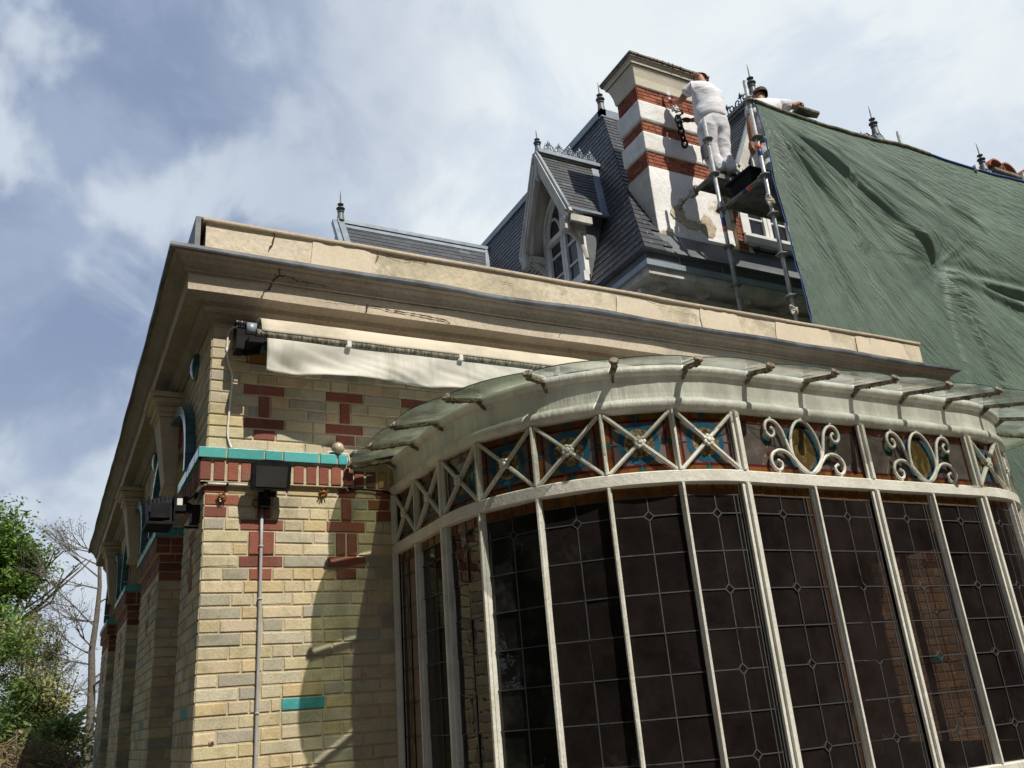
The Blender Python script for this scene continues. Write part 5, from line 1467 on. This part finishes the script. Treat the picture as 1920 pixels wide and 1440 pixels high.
def tarp(u, v):
    x = XT0 + (XT1 - XT0) * u
    zt, zb = ttop(x), tbot(x)
    z = zt + (zb - zt) * v
    rx, rz = x - TA.x, z - TA.y
    r = math.hypot(rx, rz) + 1e-6; th = math.atan2(-rz, rx)
    qx, qz = x - TB.x, z - TB.y
    q = math.hypot(qx, qz) + 1e-6; ph = math.atan2(qz, qx)
    y = .50
    am = min(1, r / 1.0) * max(.2, 1 - r / 5.5)
    y -= .020 * am * (sin(th * 26 + 2 * mnoise.noise(V((th * 5, r * .4, 0)))) + .7 * sin(th * 57 + 1.3))
    y -= .05 * min(1, r) * mnoise.noise(V((th * 7, r * .35, 2.2)))
    y -= .10 * mnoise.noise(V((x * .5, z * .5, 7)))
    # pinch
    y += .16 * math.exp(-(q / .20) ** 1.2)
    y -= .014 * math.exp(-q / .9) * min(1, q / .15) * (sin(ph * 9 + 1.7 + 2 * mnoise.noise(V((q * 2, ph, 0)))) + .5 * sin(ph * 23)) * (.4 + .6 * max(0, cos(ph + .25)))
    y -= .10 * math.exp(-((q - .35) / .3) ** 2) * max(0, cos(ph - 2.2)) ** 4
    # large creases
    for a, b, w_, am_ in (((6.35, 7.72), (8.25, 6.32), .075, .085), ((6.6, 7.55), (8.0, 6.62), .05, -.05), ((8.40, 6.15), (9.0, 4.4), .07, .075), ((8.42, 6.15), (10.6, 5.75), .06, .06), ((8.42, 6.2), (10.6, 6.05), .05, .045),
                          ((7.9, 7.55), (9.5, 6.95), .06, .055), ((7.3, 7.75), (8.9, 7.05), .07, .05), ((6.0, 7.7), (7.4, 5.2), .07, .03), ((6.0, 7.6), (6.6, 5.2), .05, .03), ((8.3, 6.1), (8.15, 4.4), .06, -.03), ((6.15, 7.8), (8.4, 6.9), .06, .035)):
        k, h, t = ridge(x, z, a, b, w_)
        y -= am_ * k
        k, h, t = ridge(x - .06, z - .09, a, b, w_ * 1.2)
        y += am_ * .7 * k
    # fine short wrinkles
    y -= .006 * mnoise.noise(V((th * 30, r * 2.2, 1))) + .004 * mnoise.noise(V((th * 70, r * 4, 5)))
    y = min(y, .588 - .004 * min(1, q)) if y > .55 else y
    edge = min(1, v * 6 + .1)
    return (x + .015 * mnoise.noise(V((z * 2, x, 3))) * (u < .05), .565 + (y - .565) * edge, z)
def tuv(u, v):
    x = XT0 + (XT1 - XT0) * u; zt, zb = ttop(x), tbot(x); z = zt + (zb - zt) * v
    rx, rz = x - TA.x + .6, z - TA.y - .5
    qx, qz = x - TB.x, z - TB.y; q = math.hypot(qx, qz)
    th = math.atan2(-rz, rx); r = math.hypot(rx, rz)
    return (th * 2.2 + .1 * math.atan2(qz, qx) * math.exp(-q / .6), r * .9)
def tmat(u, v):
    x = XT0 + (XT1 - XT0) * u; zt, zb = ttop(x), tbot(x); z = zt + (zb - zt) * v
    return 1 if (z < 6.16 - .02 * (x - 5.87) and x < 8.38 + .3 * (6.2 - z)) else 0
mb = MB(); mb.grid(330, 250, tarp, uvf=tuv, msel=tmat)
mb.build('sheet', [MT['tarp'], MT['tarp_dark']], tp)
mb = MB()
def hemf(u, v):
    p = V(tarp(0, u)); return (p.x - .016 + .024 * v, p.y + .01 + .012 * mnoise.noise(V((p.z * 6, 0, 0))), p.z)
mb.grid(80, 2, hemf); mb.build('blue_edge', MT['bluep'], tp)
mb = MB()
n = 90
pts = []
for i in range(n + 1):
    u = i / n; p = V(tarp(u, 0)); pts.append((p.x, p.y + .0, p.z + .012 + .012 * mnoise.noise(V((p.x * 3, 0, 0)))))
k = int(n * .46)
mb.tube(pts[:k], .026, 8, 0); mb.tube(pts[k - 1:], .019, 8, 1)
for i in (52, 74): mb.box(pts[i][0] - .03, pts[i][0] + .03, pts[i][1] - .04, pts[i][1] + .04, pts[i][2] - .03, pts[i][2] + .04, 2)
MT['hem'] = mat('dirty_hem', (0.075, 0.085, 0.06), (0.19, 0.18, 0.13), scale=9, rough=0.9, bump=.5)
mb.build('top_hem', [MT['hem'], MT['bluep'], MT['pvcw']], tp)
mb = MB()
mb.prism([(6.50, .50, 7.975), (6.80, .47, 7.945), (6.86, .57, 7.965), (6.55, .68, 8.00)], (0, 0, .03))
tag(mb.build('board', MT['hem'], recalc=True), 'mossy grey board lying on the top edge of the tarpaulin under the elbow', 'board')

# ================================================================== people
MT['skin'] = mat('skin', (0.42, 0.205, 0.13), (0.36, 0.16, 0.10), scale=9, rough=0.55, spec=.35)
MT['tee'] = mat('white_cotton', (0.74, 0.74, 0.76), (0.62, 0.62, 0.65), scale=4, rough=0.9, bump=0.35, bscale=14, stretch=(1, 1, 1.6), bdist=.03)
MT['trouser'] = mat('work_trousers', (0.70, 0.70, 0.75), (0.56, 0.55, 0.56), scale=4.5, rough=0.9, bump=0.5, bscale=13, bdist=.035, stain=(.34, .31, .26), sscale=6, sthr=(.56, .72), samt=.6)
MT['hair_dark'] = mat('dark_hair', (0.035, 0.022, 0.016), (0.06, 0.04, 0.03), scale=30, rough=.7, bump=.5, bscale=90)
MT['hair_short'] = mat('cropped_hair', (0.20, 0.10, 0.065), (0.27, 0.14, 0.09), scale=30, rough=.7, bump=.3, bscale=90)
MT['redglove'] = mat('red_glove', (0.36, 0.035, 0.035), (0.26, 0.02, 0.025), scale=12, rough=.7, bump=.3)
MT['dkglove'] = mat('dark_glove', (0.05, 0.022, 0.024), (0.10, 0.03, 0.03), scale=14, rough=.8, bump=.3)
MT['greypatch'] = mat('grey_pocket', (0.12, 0.125, 0.13), rough=.9)
DG = bpy.context.evaluated_depsgraph_get
def skinned(name, P, E, Rr, mats, parent, root=0, sub=2, wrinkle=0.0, wsc=9, msel=None):
    me = bpy.data.meshes.new('tmp'); base = BASE[parent.name]
    me.from_pydata([tuple(V(p) - base) for p in P], E, []); me.update()
    o = bpy.data.objects.new('tmp', me); COL.objects.link(o)
    o.modifiers.new('s', 'SKIN')
    for i, r in enumerate(Rr):
        sv = me.skin_vertices[0].data[i]; sv.radius = r if isinstance(r, tuple) else (r, r); sv.use_root = (i == root)
    sb = o.modifiers.new('b', 'SUBSURF'); sb.levels = sub; sb.render_levels = sub
    bpy.context.view_layer.update()
    nm = bpy.data.meshes.new_from_object(o.evaluated_get(DG()))
    bpy.data.objects.remove(o, do_unlink=True); bpy.data.meshes.remove(me)
    nm.name = name
    nm.materials.clear()
    if not isinstance(mats, (list, tuple)): mats = [mats]
    for m_ in mats: nm.materials.append(m_)
    if wrinkle:
        nm.update()
        for v in nm.vertices:
            c = v.co; v.co = c + v.normal * wrinkle * (mnoise.noise(c * wsc) + .6 * mnoise.noise(V((c.x * wsc * 2, c.y * wsc * 2, c.z * wsc * 3.2))))
    for p in nm.polygons:
        p.use_smooth = True
        p.material_index = msel(p.center + base) if msel else 0
    o = bpy.data.objects.new(name, nm); COL.objects.link(o); o.parent = parent; BASE[o.name] = base
    return o
def person(nm_lb, loc, J, group=None, hair='hair_short'):
    """J: joints in world space"""
    t = thing('person', nm_lb, 'person', loc, group)
    P, E, Rr, ix = [], [], [], {}
    def add(n, p, r, par=None):
        ix[n] = len(P); P.append(V(p)); Rr.append(r)
        if par: E.append((ix[par], ix[n]))
    j = {k: (v if isinstance(v, float) else V(v)) for k, v in J.items()}
    add('hip', j['hip'], (.125, .10)); add('belly', j['hip'].lerp(j['chest'], .45), (.12, .095), 'hip'); add('chest', j['chest'], (.165, .115), 'belly')
    add('nb', j['chest'].lerp(j['neck'], .75), (.085, .08), 'chest'); add('neck', j['neck'], .056, 'nb')
    hd = j['head']; ax = (hd - j['neck']).normalized(); fwd = j['face'].normalized()
    add('jaw', hd - ax * .055 + fwd * .012, (.064, .072), 'neck'); add('skull', hd + ax * .015, (.076, .092), 'jaw'); add('crown', hd + ax * .075 - fwd * .005, (.062, .076), 'skull')
    for s in ('L', 'R'):
        add('sh' + s, j['sh' + s], .062, 'chest'); add('ua' + s, j['sh' + s].lerp(j['el' + s], .5), .052, 'sh' + s)
        add('el' + s, j['el' + s], .042, 'ua' + s); add('fa' + s, j['el' + s].lerp(j['wr' + s], .35), .043, 'el' + s); add('wr' + s, j['wr' + s], .028, 'fa' + s)
        add('hp' + s, j['hp' + s], .078, 'hip'); add('th' + s, j['hp' + s].lerp(j['kn' + s], .5), .078, 'hp' + s); add('kn' + s, j['kn' + s], .056, 'th' + s)
        add('ca' + s, j['kn' + s].lerp(j['an' + s], .35), .056, 'kn' + s); add('an' + s, j['an' + s], .036, 'ca' + s)
    body = skinned('body', P, E, Rr, [MT['skin']], t)
    # face
    side = fwd.cross(ax).normalized(); mb = MB()
    mb.ball(hd + fwd * .098 - ax * .008, .013, 8, sq=(1, 1, 1.5))
    for sg in (-1, 1):
        mb.ball(hd + side * sg * .078 - fwd * .006 - ax * .005, .022, 10, sq=(.6, .8, 1.25))
        mb.ball(hd + fwd * .080 + side * sg * .031 + ax * .022, .011, 8, 1); mb.obox(hd + fwd * .088 + side * sg * .032 + ax * .04, side * .017, ax * .004, fwd * .004, 2)
    mb.obox(hd + fwd * .084 - ax * .052, side * .024, ax * .005, fwd * .006, 3)
    mb.build('face', [MT['skin'], MT['winwhite'], MT['hair_dark'], MT['redglove']], t)
    # hair cap
    mb = MB(); b_ = side; rings = []
    HR = .001 if hair == 'hair_short' else .016
    for i in range(9):
        tt = (pi * (.50 if hair == 'hair_short' else .58)) * i / 8; ring_ = []
        for k in range(16):
            a = 2 * pi * k / 16
            d = ax * cos(tt) + (side * cos(a) + fwd * sin(a)) * sin(tt)
            front = max(0, (fwd * sin(a)).dot(fwd)) * sin(tt)
            rr = (.086 + HR) * (1 if hair != 'hair_short' else .985)
            d2 = side * d.dot(side) * .93 + fwd * d.dot(fwd) * 1.13 + ax * d.dot(ax) * 1.10
            if front > .3 and tt > .9: d2 *= .88
            ring_.append(mb.vert(hd + ax * .022 - fwd * .006 + d2 * rr * (1 + .02 * R(-1, 1) * (hair != 'hair_short'))))
        rings.append(ring_)
    for A, B in zip(rings, rings[1:]):
        for k in range(16): mb.fi([A[k], B[k], B[(k + 1) % 16], A[(k + 1) % 16]], 0, sm=True)
    mb.build('hair', MT[hair], t)
    # t-shirt
    P2, E2, R2 = [], [], []
    def a2(p, r, par=None):
        P2.append(V(p)); R2.append(r)
        if par is not None: E2.append((par, len(P2) - 1))
        return len(P2) - 1
    h0 = a2(j['hip'] - V((0, 0, .06)), (.225, .185)); h1 = a2(j['hip'].lerp(j['chest'], .30), (.215, .175), h0); h2 = a2(j['hip'].lerp(j['chest'], .70), (.215, .165), h1); h3 = a2(j['chest'] + (j['neck'] - j['chest']) * .15, (.205, .15), h2)
    h4 = a2(j['chest'].lerp(j['neck'], .72), (.094, .088), h3)
    for s in ('L', 'R'):
        q = a2(j['sh' + s], .083, h3); a2(j['sh' + s].lerp(j['el' + s], .30), .077, q); a2(j['sh' + s].lerp(j['el' + s], .62), .078, len(P2) - 1)
    skinned('t_shirt', P2, E2, R2, MT['tee'], t, sub=3, wrinkle=.011, wsc=9)
    # trousers
    P2, E2, R2 = [], [], []
    h0 = a2(j['hip'] + V((0, 0, .10)), (.195, .155)); h1 = a2(j['hip'] - V((0, 0, .03)), (.205, .172), h0)
    for s in ('L', 'R'):
        q = a2(j['hp' + s] - V((0, 0, .05)), .138, h1); q = a2(j['hp' + s].lerp(j['kn' + s], .55), .125, q); q = a2(j['kn' + s], .108, q)
        q = a2(j['kn' + s].lerp(j['an' + s], .5), .104, q); q = a2(j['kn' + s].lerp(j['an' + s], .98), .100, q)
    tro = skinned('trousers', P2, E2, R2, MT['trouser'], t, sub=3, wrinkle=.012, wsc=9)
    for s in ('L', 'R'):
        mb = MB(); an = j['an' + s]; f = j['toe'].normalized()
        rr = [(-.07, .036, .035), (-.03, .042, .042), (.05, .042, .038), (.12, .045, .03), (.17, .036, .022), (.195, .012, .012)]
        z0 = j['floor']
        ids = []
        sd = V((f.y, -f.x, 0))
        for k, wd, ht in rr:
            c = V((an.x, an.y, z0)) + f * k
            ids.append([mb.vert(c + sd * wd * cos(a) + V((0, 0, max(0, ht + ht * 1.25 * sin(a))))) for a in [2 * pi * i / 10 for i in range(10)]])
        for A, B in zip(ids, ids[1:]):
            for k in range(10): mb.fi([A[k], A[(k + 1) % 10], B[(k + 1) % 10], B[k]], 0, sm=True)
        mb.fi(ids[0]); mb.fi(ids[-1][::-1])
        mb.build('shoe', MT['blk'], t)
    return t, j
def hand(t, wr, tip, up_, mt, curl=.9, name='glove', thumb=1):
    """palm plus five bent fingers; tip = direction the hand points, up_ = back of the hand"""
    d = V(tip).normalized(); u = V(up_); u = (u - d * u.dot(d)).normalized(); s = d.cross(u).normalized() * thumb
    P, E, Rr = [V(wr) - d * .03, V(wr) + d * .02, V(wr) + d * .06, V(wr) + d * .09], [(0, 1), (1, 2), (2, 3)], [.030, (.034, .022), (.042, .021), (.040, .018)]
    for i, (off, ln) in enumerate(((.030, .070), (.010, .080), (-.011, .075), (-.030, .060))):
        b = V(wr) + d * .09 + s * off; P.append(b); Rr.append(.0105); E.append((3, len(P) - 1)); ang = 0
        c = b
        for k in range(3):
            ang += curl * (.55 + .1 * i)
            c = c + (d * cos(ang) - u * sin(ang)) * ln * (.45, .32, .23)[k]
            P.append(c); Rr.append((.0105, .0095, .008)[k]); E.append((len(P) - 2, len(P) - 1))
    b = V(wr) + d * .03 + s * .036; P.append(b); Rr.append(.014); E.append((1, len(P) - 1))
    for k, q in enumerate((s * .022 + d * .018 - u * .012, d * .026 - u * .018 + s * .004, d * .018 - u * .016 - s * .006)):
        P.append(P[-1] + q); Rr.append((.0125, .011, .009)[k]); E.append((len(P) - 2, len(P) - 1))
    return skinned(name, P, E, Rr, mt, t, root=1, sub=1)
FZ = 7.505
t1, j1 = person('man in white t shirt and white trousers on the upper deck plastering the chimney', (6.13, 1.52, FZ),
    dict(hip=(6.10, 1.50, 8.39), chest=(6.165, 1.575, 8.86), neck=(6.195, 1.61, 9.09), head=(6.20, 1.66, 9.215), face=(-.5, .85, -.10),
         shL=(5.975, 1.60, 8.975), shR=(6.365, 1.575, 8.97), elL=(5.90, 1.78, 8.85), wrL=(5.925, 1.935, 8.955), elR=(6.34, 1.74, 8.68), wrR=(6.115, 1.90, 8.70),
         hpL=(5.995, 1.50, 8.34), hpR=(6.215, 1.49, 8.34), knL=(6.03, 1.56, 7.95), knR=(6.205, 1.53, 7.95), anL=(6.065, 1.49, 7.58), anR=(6.225, 1.47, 7.58), floor=FZ, toe=(-.25, .95, 0)))
mb = MB()
mb.grid(6, 8, lambda u, v: (5.933 + .0 + .035 * sin(u * pi) * -1, 1.50 + .12 * u, 8.02 - .20 * v - .05 * u))
mb.build('knee_pocket', MT['greypatch'], t1)
hand(t1, j1['wrL'], (.02, .55, .75), (-.9, -.2, .2), MT['redglove'], 1.25)
hand(t1, j1['wrR'], (-.9, .40, .25), (.1, -.6, .7), MT['dkglove'], 1.2)
tw = thing('trowel', 'pointed steel trowel held upright in the red glove of the plasterer', 'trowel', (5.94, 2.0, 9.0))
mb = MB(); q = V((5.945, 2.01, 9.03))
mb.tube([q - V((0, 0, .06)), q + V((0, 0, .07))], .014, 8, 0); mb.tube([q + V((0, 0, .07)), q + V((-.0, .015, .10)), q + V((0, .0, .12))], .005, 6, 1)
mb.prism([q + V((-.035, 0, .12)), q + V((.035, 0, .12)), q + V((.004, .02, .27)), q + V((-.004, .02, .27))], (0, .003, 0), 1)
mb.build('blade', [MT['oldwood'], MT['galv']], tw, recalc=True)
hk = MB()
hk.prism([(5.93, 1.93, 8.84), (6.06, 1.90, 8.82), (6.03, 2.03, 8.90), (5.94, 2.045, 8.99)], (.012, .004, .006), 0); hk.tube([(6.02, 1.92, 8.86), (6.05, 1.93, 8.80)], .015, 8, 1)
for k in range(10): hk.ball((5.96 + R(-.02, .05), 1.965 + R(-.02, .04), 8.885 + R(-.02, .06)), R(.015, .03), 7, 2)
tag(hk.build('plaster_hawk', [MT['galv'], MT['blk'], MT['plaster_fresh']], recalc=True), 'small hawk heaped with white plaster held against the chimney', 'hawk')
ch = MB()
def link(o, ax, sd, ln, wd, r):
    pts = []
    for k in range(17):
        a = 2 * pi * k / 16; pts.append(V(o) + V(ax) * (ln * sin(a)) + V(sd) * (wd * cos(a)))
    ch.tube(pts, r, 6, cap=False)
for k in range(5):
    z = 8.72 - k * .098; x = 5.975 + .006 * k
    link((x, 1.955 - .004 * k, z), (.05, 0, 1), (.8, -.5, 0) if k % 2 == 0 else (1, .1, 0), .064, .036, .014)
    ch.obox((x, 1.952 - .004 * k, z - .05), (.02, 0, .01), (0, .012, 0), (0, 0, .012))
ch.tube([(6.02, 1.93, 8.79), (5.985, 1.95, 8.77), (5.975, 1.955, 8.73)], .014, 6)
tag(ch.build('chain', MT['blk']), 'thick black plastic chain hanging from the dark glove in front of the chimney', 'chain')
F2 = 7.008
t2, j2 = person('dark haired man in white t shirt leaning over the top of the green tarpaulin', (6.42, .98, F2),
    dict(hip=(6.43, 1.0, 7.86), chest=(6.45, .96, 8.22), neck=(6.43, .955, 8.375), head=(6.455, .985, 8.475), face=(.15, 1.0, -.35),
         shL=(6.235, .955, 8.255), shR=(6.665, .91, 8.36), elL=(6.165, .97, 7.98), wrL=(6.185, 1.02, 7.76), elR=(6.88, .76, 8.29), wrR=(6.70, .64, 8.17),
         hpL=(6.33, 1.0, 7.82), hpR=(6.53, 1.0, 7.82), knL=(6.33, 1.03, 7.44), knR=(6.54, 1.03, 7.44), anL=(6.33, 1.02, 7.085), anR=(6.55, 1.02, 7.085), floor=F2, toe=(.1, 1, 0)), hair='hair_dark')
hand(t2, j2['wrL'], (.05, .25, -.95), (-.95, 0, 0), MT['skin'], .5, 'hand'); hand(t2, j2['wrR'], (-.85, -.4, -.25), (0, -.3, .95), MT['skin'], .6, 'hand', -1)

# ================================================================== planting
MT['leaf_a'] = mat('fresh_leaves', (1, 1, 1), attr=True, rough=.55, spec=.3, trans=.35)
MT['bark'] = mat('bark', (0.085, 0.07, 0.05), (0.14, 0.12, 0.09), scale=14, rough=.95, bump=.8, bscale=40)
MT['twig'] = mat('dry_twigs', (0.20, 0.14, 0.085), (0.31, 0.23, 0.15), scale=9, rough=.95)
def leaf(mb, p, sz, c, up=.4, asp=1.9):
    d = V((R(-1, 1), R(-1, 1), R(-.6, .8))).normalized(); n = V((R(-1, 1), R(-1, 1), R(-.2, 1) + up)).normalized()
    s = d.cross(n)
    if s.length < .1: return
    s.normalize(); n = s.cross(d)
    a = d * sz * .5; b = s * sz * .5 / asp
    mb.face([p - a, p + b * .9 - a * .1, p + a, p - b * .9 - a * .1], 0, c)
def branchy(mb, p, d, ln, r, depth, tips, spread=.55, up=.15, n=2, m=0):
    p = V(p); d = V(d).normalized(); pts = [p]; q = p
    for k in range(3):
        d = (d + V((R(-1, 1), R(-1, 1), R(-.5, 1) * .6)) * .13).normalized(); q = q + d * ln / 3; pts.append(q)
    mb.tube(pts, [r, r * .85, r * .72, r * .6], 5 if depth > 1 else 3, m, cap=False)
    tips.append((q, depth)); tips.append((pts[2], depth))
    if depth <= 0: return
    for k in range(n + (random.random() < .5)):
        nd_ = (d + V((R(-1, 1), R(-1, 1), R(-1, 1))) * spread + V((0, 0, up))).normalized()
        branchy(mb, pts[random.choice((2, 3))], nd_, ln * R(.62, .85), r * .58, depth - 1, tips, spread, up, n, m)
def tree(nm, lb, base, h, crown, cr, nleaf, lsz, cols, depth=4, trunkr=.16, blobs=14, seed=1, cat='tree', gap=.5):
    random.seed(seed)
    t = thing(nm, lb, cat, base); base = V(base); crown = V(crown)
    mb = MB(); tips = []
    branchy(mb, base, (crown - base).normalized(), (crown - base).length * .45, trunkr, depth - 1, tips, .6, .2)
    mb.build('trunk', MT['bark'], t)
    mb = MB()
    cl = []
    for k in range(blobs):
        d = V((R(-1, 1), R(-1, 1), R(-1, 1)))
        while d.length > 1: d = V((R(-1, 1), R(-1, 1), R(-1, 1)))
        d = d * (.55 + .45 * random.random())
        cl.append((crown + V((d.x * cr[0], d.y * cr[1], d.z * cr[2])), R(.22, .42) * min(cr), random.choice(cols)))
    for k in range(nleaf):
        c, r, col = random.choice(cl)
        d = V((random.gauss(0, 1), random.gauss(0, 1), random.gauss(0, 1))) * r * .62
        if mnoise.noise((c + d) * 1.6) < -.32 + gap * .3: continue
        leaf(mb, c + d, lsz * R(.7, 1.35), jit(col, .22))
    mb.build('crown', MT['leaf_a'], t)
    return t
GREEN = [(.15, .25, .05), (.115, .205, .04), (.18, .29, .065), (.085, .155, .032)]
YEL = [(.21, .22, .055), (.15, .16, .04), (.10, .12, .035)]
tree('leafy_tree', 'tall fresh green broadleaf tree at the left edge of the garden', (-2.6, 20.2, 0), 9, (-2.0, 19.86, 6.2), (1.38, 1.4, 1.35), 26000, .12, GREEN, seed=3, blobs=34, trunkr=.16)
tree('leafy_tree', 'dark green bushy tree at the left edge below the tall fresh green tree', (-2.0, 15.2, 0), 4, (-1.8, 14.86, 3.9), (.85, .9, .8), 7000, .09, [(.075, .155, .03), (.105, .20, .035), (.15, .25, .055)], seed=5, blobs=22)
# laurels and shrubs
def shrub(nm, lb, c, rad, n, sz, cols, seed, asp=2.2):
    random.seed(seed); t = thing(nm, lb, 'shrub', (c[0], c[1], 0)); mb = MB()
    for k in range(9):
        a = R(0, 2 * pi); mb.tube([(c[0] + .1 * cos(a), c[1] + .1 * sin(a), 0), (c[0] + rad[0] * .5 * cos(a), c[1] + rad[1] * .5 * sin(a), c[2]), (c[0] + rad[0] * .8 * cos(a), c[1] + rad[1] * .8 * sin(a), c[2] + rad[2] * .6)], [.03, .02, .008], 5)
    mb.build('stem', MT['bark'], t); mb = MB()
    cl = []
    for k in range(24):
        d = V((R(-1, 1), R(-1, 1), R(-1, 1)))
        while not .4 < d.length < 1: d = V((R(-1, 1), R(-1, 1), R(-1, 1)))
        cl.append((V(c) + V((d.x * rad[0], d.y * rad[1], d.z * rad[2])), R(.2, .38) * min(rad), random.choice(cols)))
    for k in range(n):
        q, r, col = random.choice(cl)
        leaf(mb, q + V((random.gauss(0, 1), random.gauss(0, 1), random.gauss(0, 1))) * r * .7, sz * R(.7, 1.4), jit(col, .25), .6, asp)
    mb.build('foliage', MT['leaf_a'], t); return t
LAU = [(.10, .165, .035), (.14, .21, .05), (.27, .30, .10), (.07, .12, .03), (.36, .36, .17)]
shrub('laurel_shrub', 'glossy laurel with pale cream edged leaves in front of the dark bushy tree', (-1.35, 11.9, 2.65), (.92, .8, 1.1), 9000, .085, LAU, 11)
shrub('laurel_shrub', 'olive green shrub in the gap between the laurel and the brick building', (-.62, 12.5, 2.35), (.55, .7, .85), 5000, .075, [(.15, .17, .045), (.21, .22, .06), (.10, .13, .035), (.28, .26, .08)], 12)
shrub('low_shrub', 'low dark shrub directly behind the pile of cut branches', (-.95, 10.4, 1.65), (.95, .6, .60), 6000, .085, [(.10, .17, .04), (.15, .22, .055), (.21, .28, .08)], 13)
shrub('willow_shrub', 'yellow green thin leaved shrub below the bare trees', (-.95, 20, 3.9), (.85, .8, 1.0), 6500, .09, YEL, 14, 3.5)
def bare(lb, base, h, seed, lean=(0, 0, 1), r=.13, reach=.16, buds=True, bf=.2):
    random.seed(seed); t = thing('bare_tree', lb, 'tree', base, 'bare trees behind the brick building'); mb = MB(); tips = []
    p = V(base); d = V(lean).normalized(); pts = [p + d * h * k / 10 + V((R(-.05, .05), R(-.05, .05), 0)) for k in range(11)]
    mb.tube(pts, [r * (1 - .088 * k) for k in range(11)], 8)
    for k in range(2, 9):
        for q in range(3):
            a = R(0, 2 * pi); dd = V((cos(a), sin(a), R(-.1, .7)))
            branchy(mb, pts[k] + d * R(-.4, .2), dd, h * reach * R(.6, 1.2) * (1.15 - .05 * k), .022 * bf / .2, 3, tips, .50, .04, 3)
    mb.build('trunk', MT['bark'], t)
    if buds:
        mb = MB()
        for q, dp in tips:
            if random.random() < .6: leaf(mb, q + V((R(-.05, .05), R(-.05, .05), R(-.05, .05))), R(.04, .08), jit((.22, .20, .09), .2))
        mb.build('crown', MT['leaf_a'], t)
MT['bark_grey'] = mat('grey_bark', (0.12, 0.105, 0.085), (0.17, 0.15, 0.125), scale=14, rough=.95, bump=.6, bscale=40); bk0 = MT['bark']; MT['bark'] = MT['bark_grey']
bare('tall bare tree with fine drooping twigs right behind the corner of the cornice', (.40, 18.85, 0), 7.7, 21, (-.02, 0, 1), r=.13, reach=.15)
MT['bark'] = MT['bark_grey']
bare('slender bare tree seen between the green tree and the tall bare tree', (-.75, 28, 0), 5.9, 22, (.02, 0, 1), r=.06, reach=.10, bf=.2)
bare('small bare tree with a fan of twigs above the yellow green shrub', (-.30, 24, 0), 5.4, 23, (-.03, 0, 1), r=.06, reach=.12, bf=.14)
# pile of cut branches
random.seed(31); mb = MB()
for k in range(4200):
    x, y = R(-2.6, -.22), R(7.2, 9.6)
    z = 1.86 * max(0, 1 - abs(y - 8.4) / 2.2) * (1 - .10 * abs(x + 1.2)) * R(.72, 1.02)
    a = R(0, 2 * pi); l = R(.12, .5); dz = R(-.5, .75)
    p = V((x, y, max(.05, z))); d = V((cos(a), sin(a), dz)) * l / 2
    mb.tube([p - d, p + V((R(-.05, .05), R(-.05, .05), R(-.05, .06))), p + d], [R(.004, .009), .006, .003], 3, cap=False)
tag(mb.build('branch_pile', MT['twig']), 'heap of dry cut brown branches beside the brick wall', 'branch pile', kind='stuff')
random.seed(37); mb = MB()
for k in range(700):
    p = V((R(-3.0, -.5), R(7.6, 9.2), R(1.0, 1.95))); leaf(mb, p, R(.06, .13), jit(random.choice([(.20, .20, .07), (.26, .22, .10), (.10, .12, .04)]), .3), .3)
tag(mb.build('cut_leaves', MT['leaf_a']), 'pale withering leaves scattered over the pile of cut branches', 'leaves', kind='stuff')
# unseen trees added: forecourt belt darkens the panes, left row shades the side wall
random.seed(47); mb = MB()
for k in range(13000):
    an = R(math.radians(172), math.radians(372)); rr = R(27, 32); x, y = 2 + rr * cos(an), -2 + rr * sin(an); hmax = 19 + 2.5 * mnoise.noise(V((x * .22, 0, 4)))
    leaf(mb, V((x, y, R(0, 1) ** .75 * hmax)), R(1.1, 2.3), jit(random.choice([(.05, .07, .022), (.07, .08, .03), (.04, .055, .02)]), .3), .2, 1.3)
mb.grid(60, 10, lambda u, v: (2 + (31.5 + 1.2 * mnoise.noise(V((u * 22, v * 4, 2)))) * cos(math.radians(170 + 204 * u)), -2 + (31.5 + 1.2 * mnoise.noise(V((u * 22, v * 4, 9)))) * sin(math.radians(170 + 204 * u)), v * (18.5 + 2.5 * mnoise.noise(V((u * 14, 0, 4))))), 0, (.05, .055, .03))  # solid backing added so the reflections stay evenly dark
for k in range(14):
    an = math.radians(176 + k * 14); x, y = 2 + 29 * cos(an), -2 + 29 * sin(an); mb.tube([(x, y, 0), (x + R(-.5, .5), y, 7), (x + R(-1, 1), y, 14)], [.35, .25, .1], 7, 0, (.06, .05, .035))
for k in range(7000):
    x, y = R(-11, -7.5), R(-8, 9); leaf(mb, V((x, y, R(0, 1) ** .7 * (13 + 2.2 * mnoise.noise(V((y * .3, 3, 1)))))), R(.5, 1.1), jit(random.choice([(.05, .07, .022), (.07, .08, .03), (.04, .055, .02)]), .3), .2, 1.3)  # near left row, placed out of view to block sky light on the wall
tag(mb.build('unseen_tree_belt', MT['leaf_a']), 'unseen trees added to darken the pane reflections and shade the side wall', 'trees', kind='stuff')
# dark hedge mass far away closes the horizon
random.seed(41); mb = MB()
for k in range(9000):
    x, y = R(-16, 6), R(34, 38); leaf(mb, V((x, y, R(0, 2.9 + .8 * mnoise.noise(V((x * .4, 0, 0)))))), R(.2, .45), jit(random.choice([(.06, .09, .025), (.09, .11, .035), (.05, .07, .02)]), .3))
tag(mb.build('far_hedge', MT['leaf_a']), 'distant dark hedge behind the garden', 'hedge', kind='stuff')
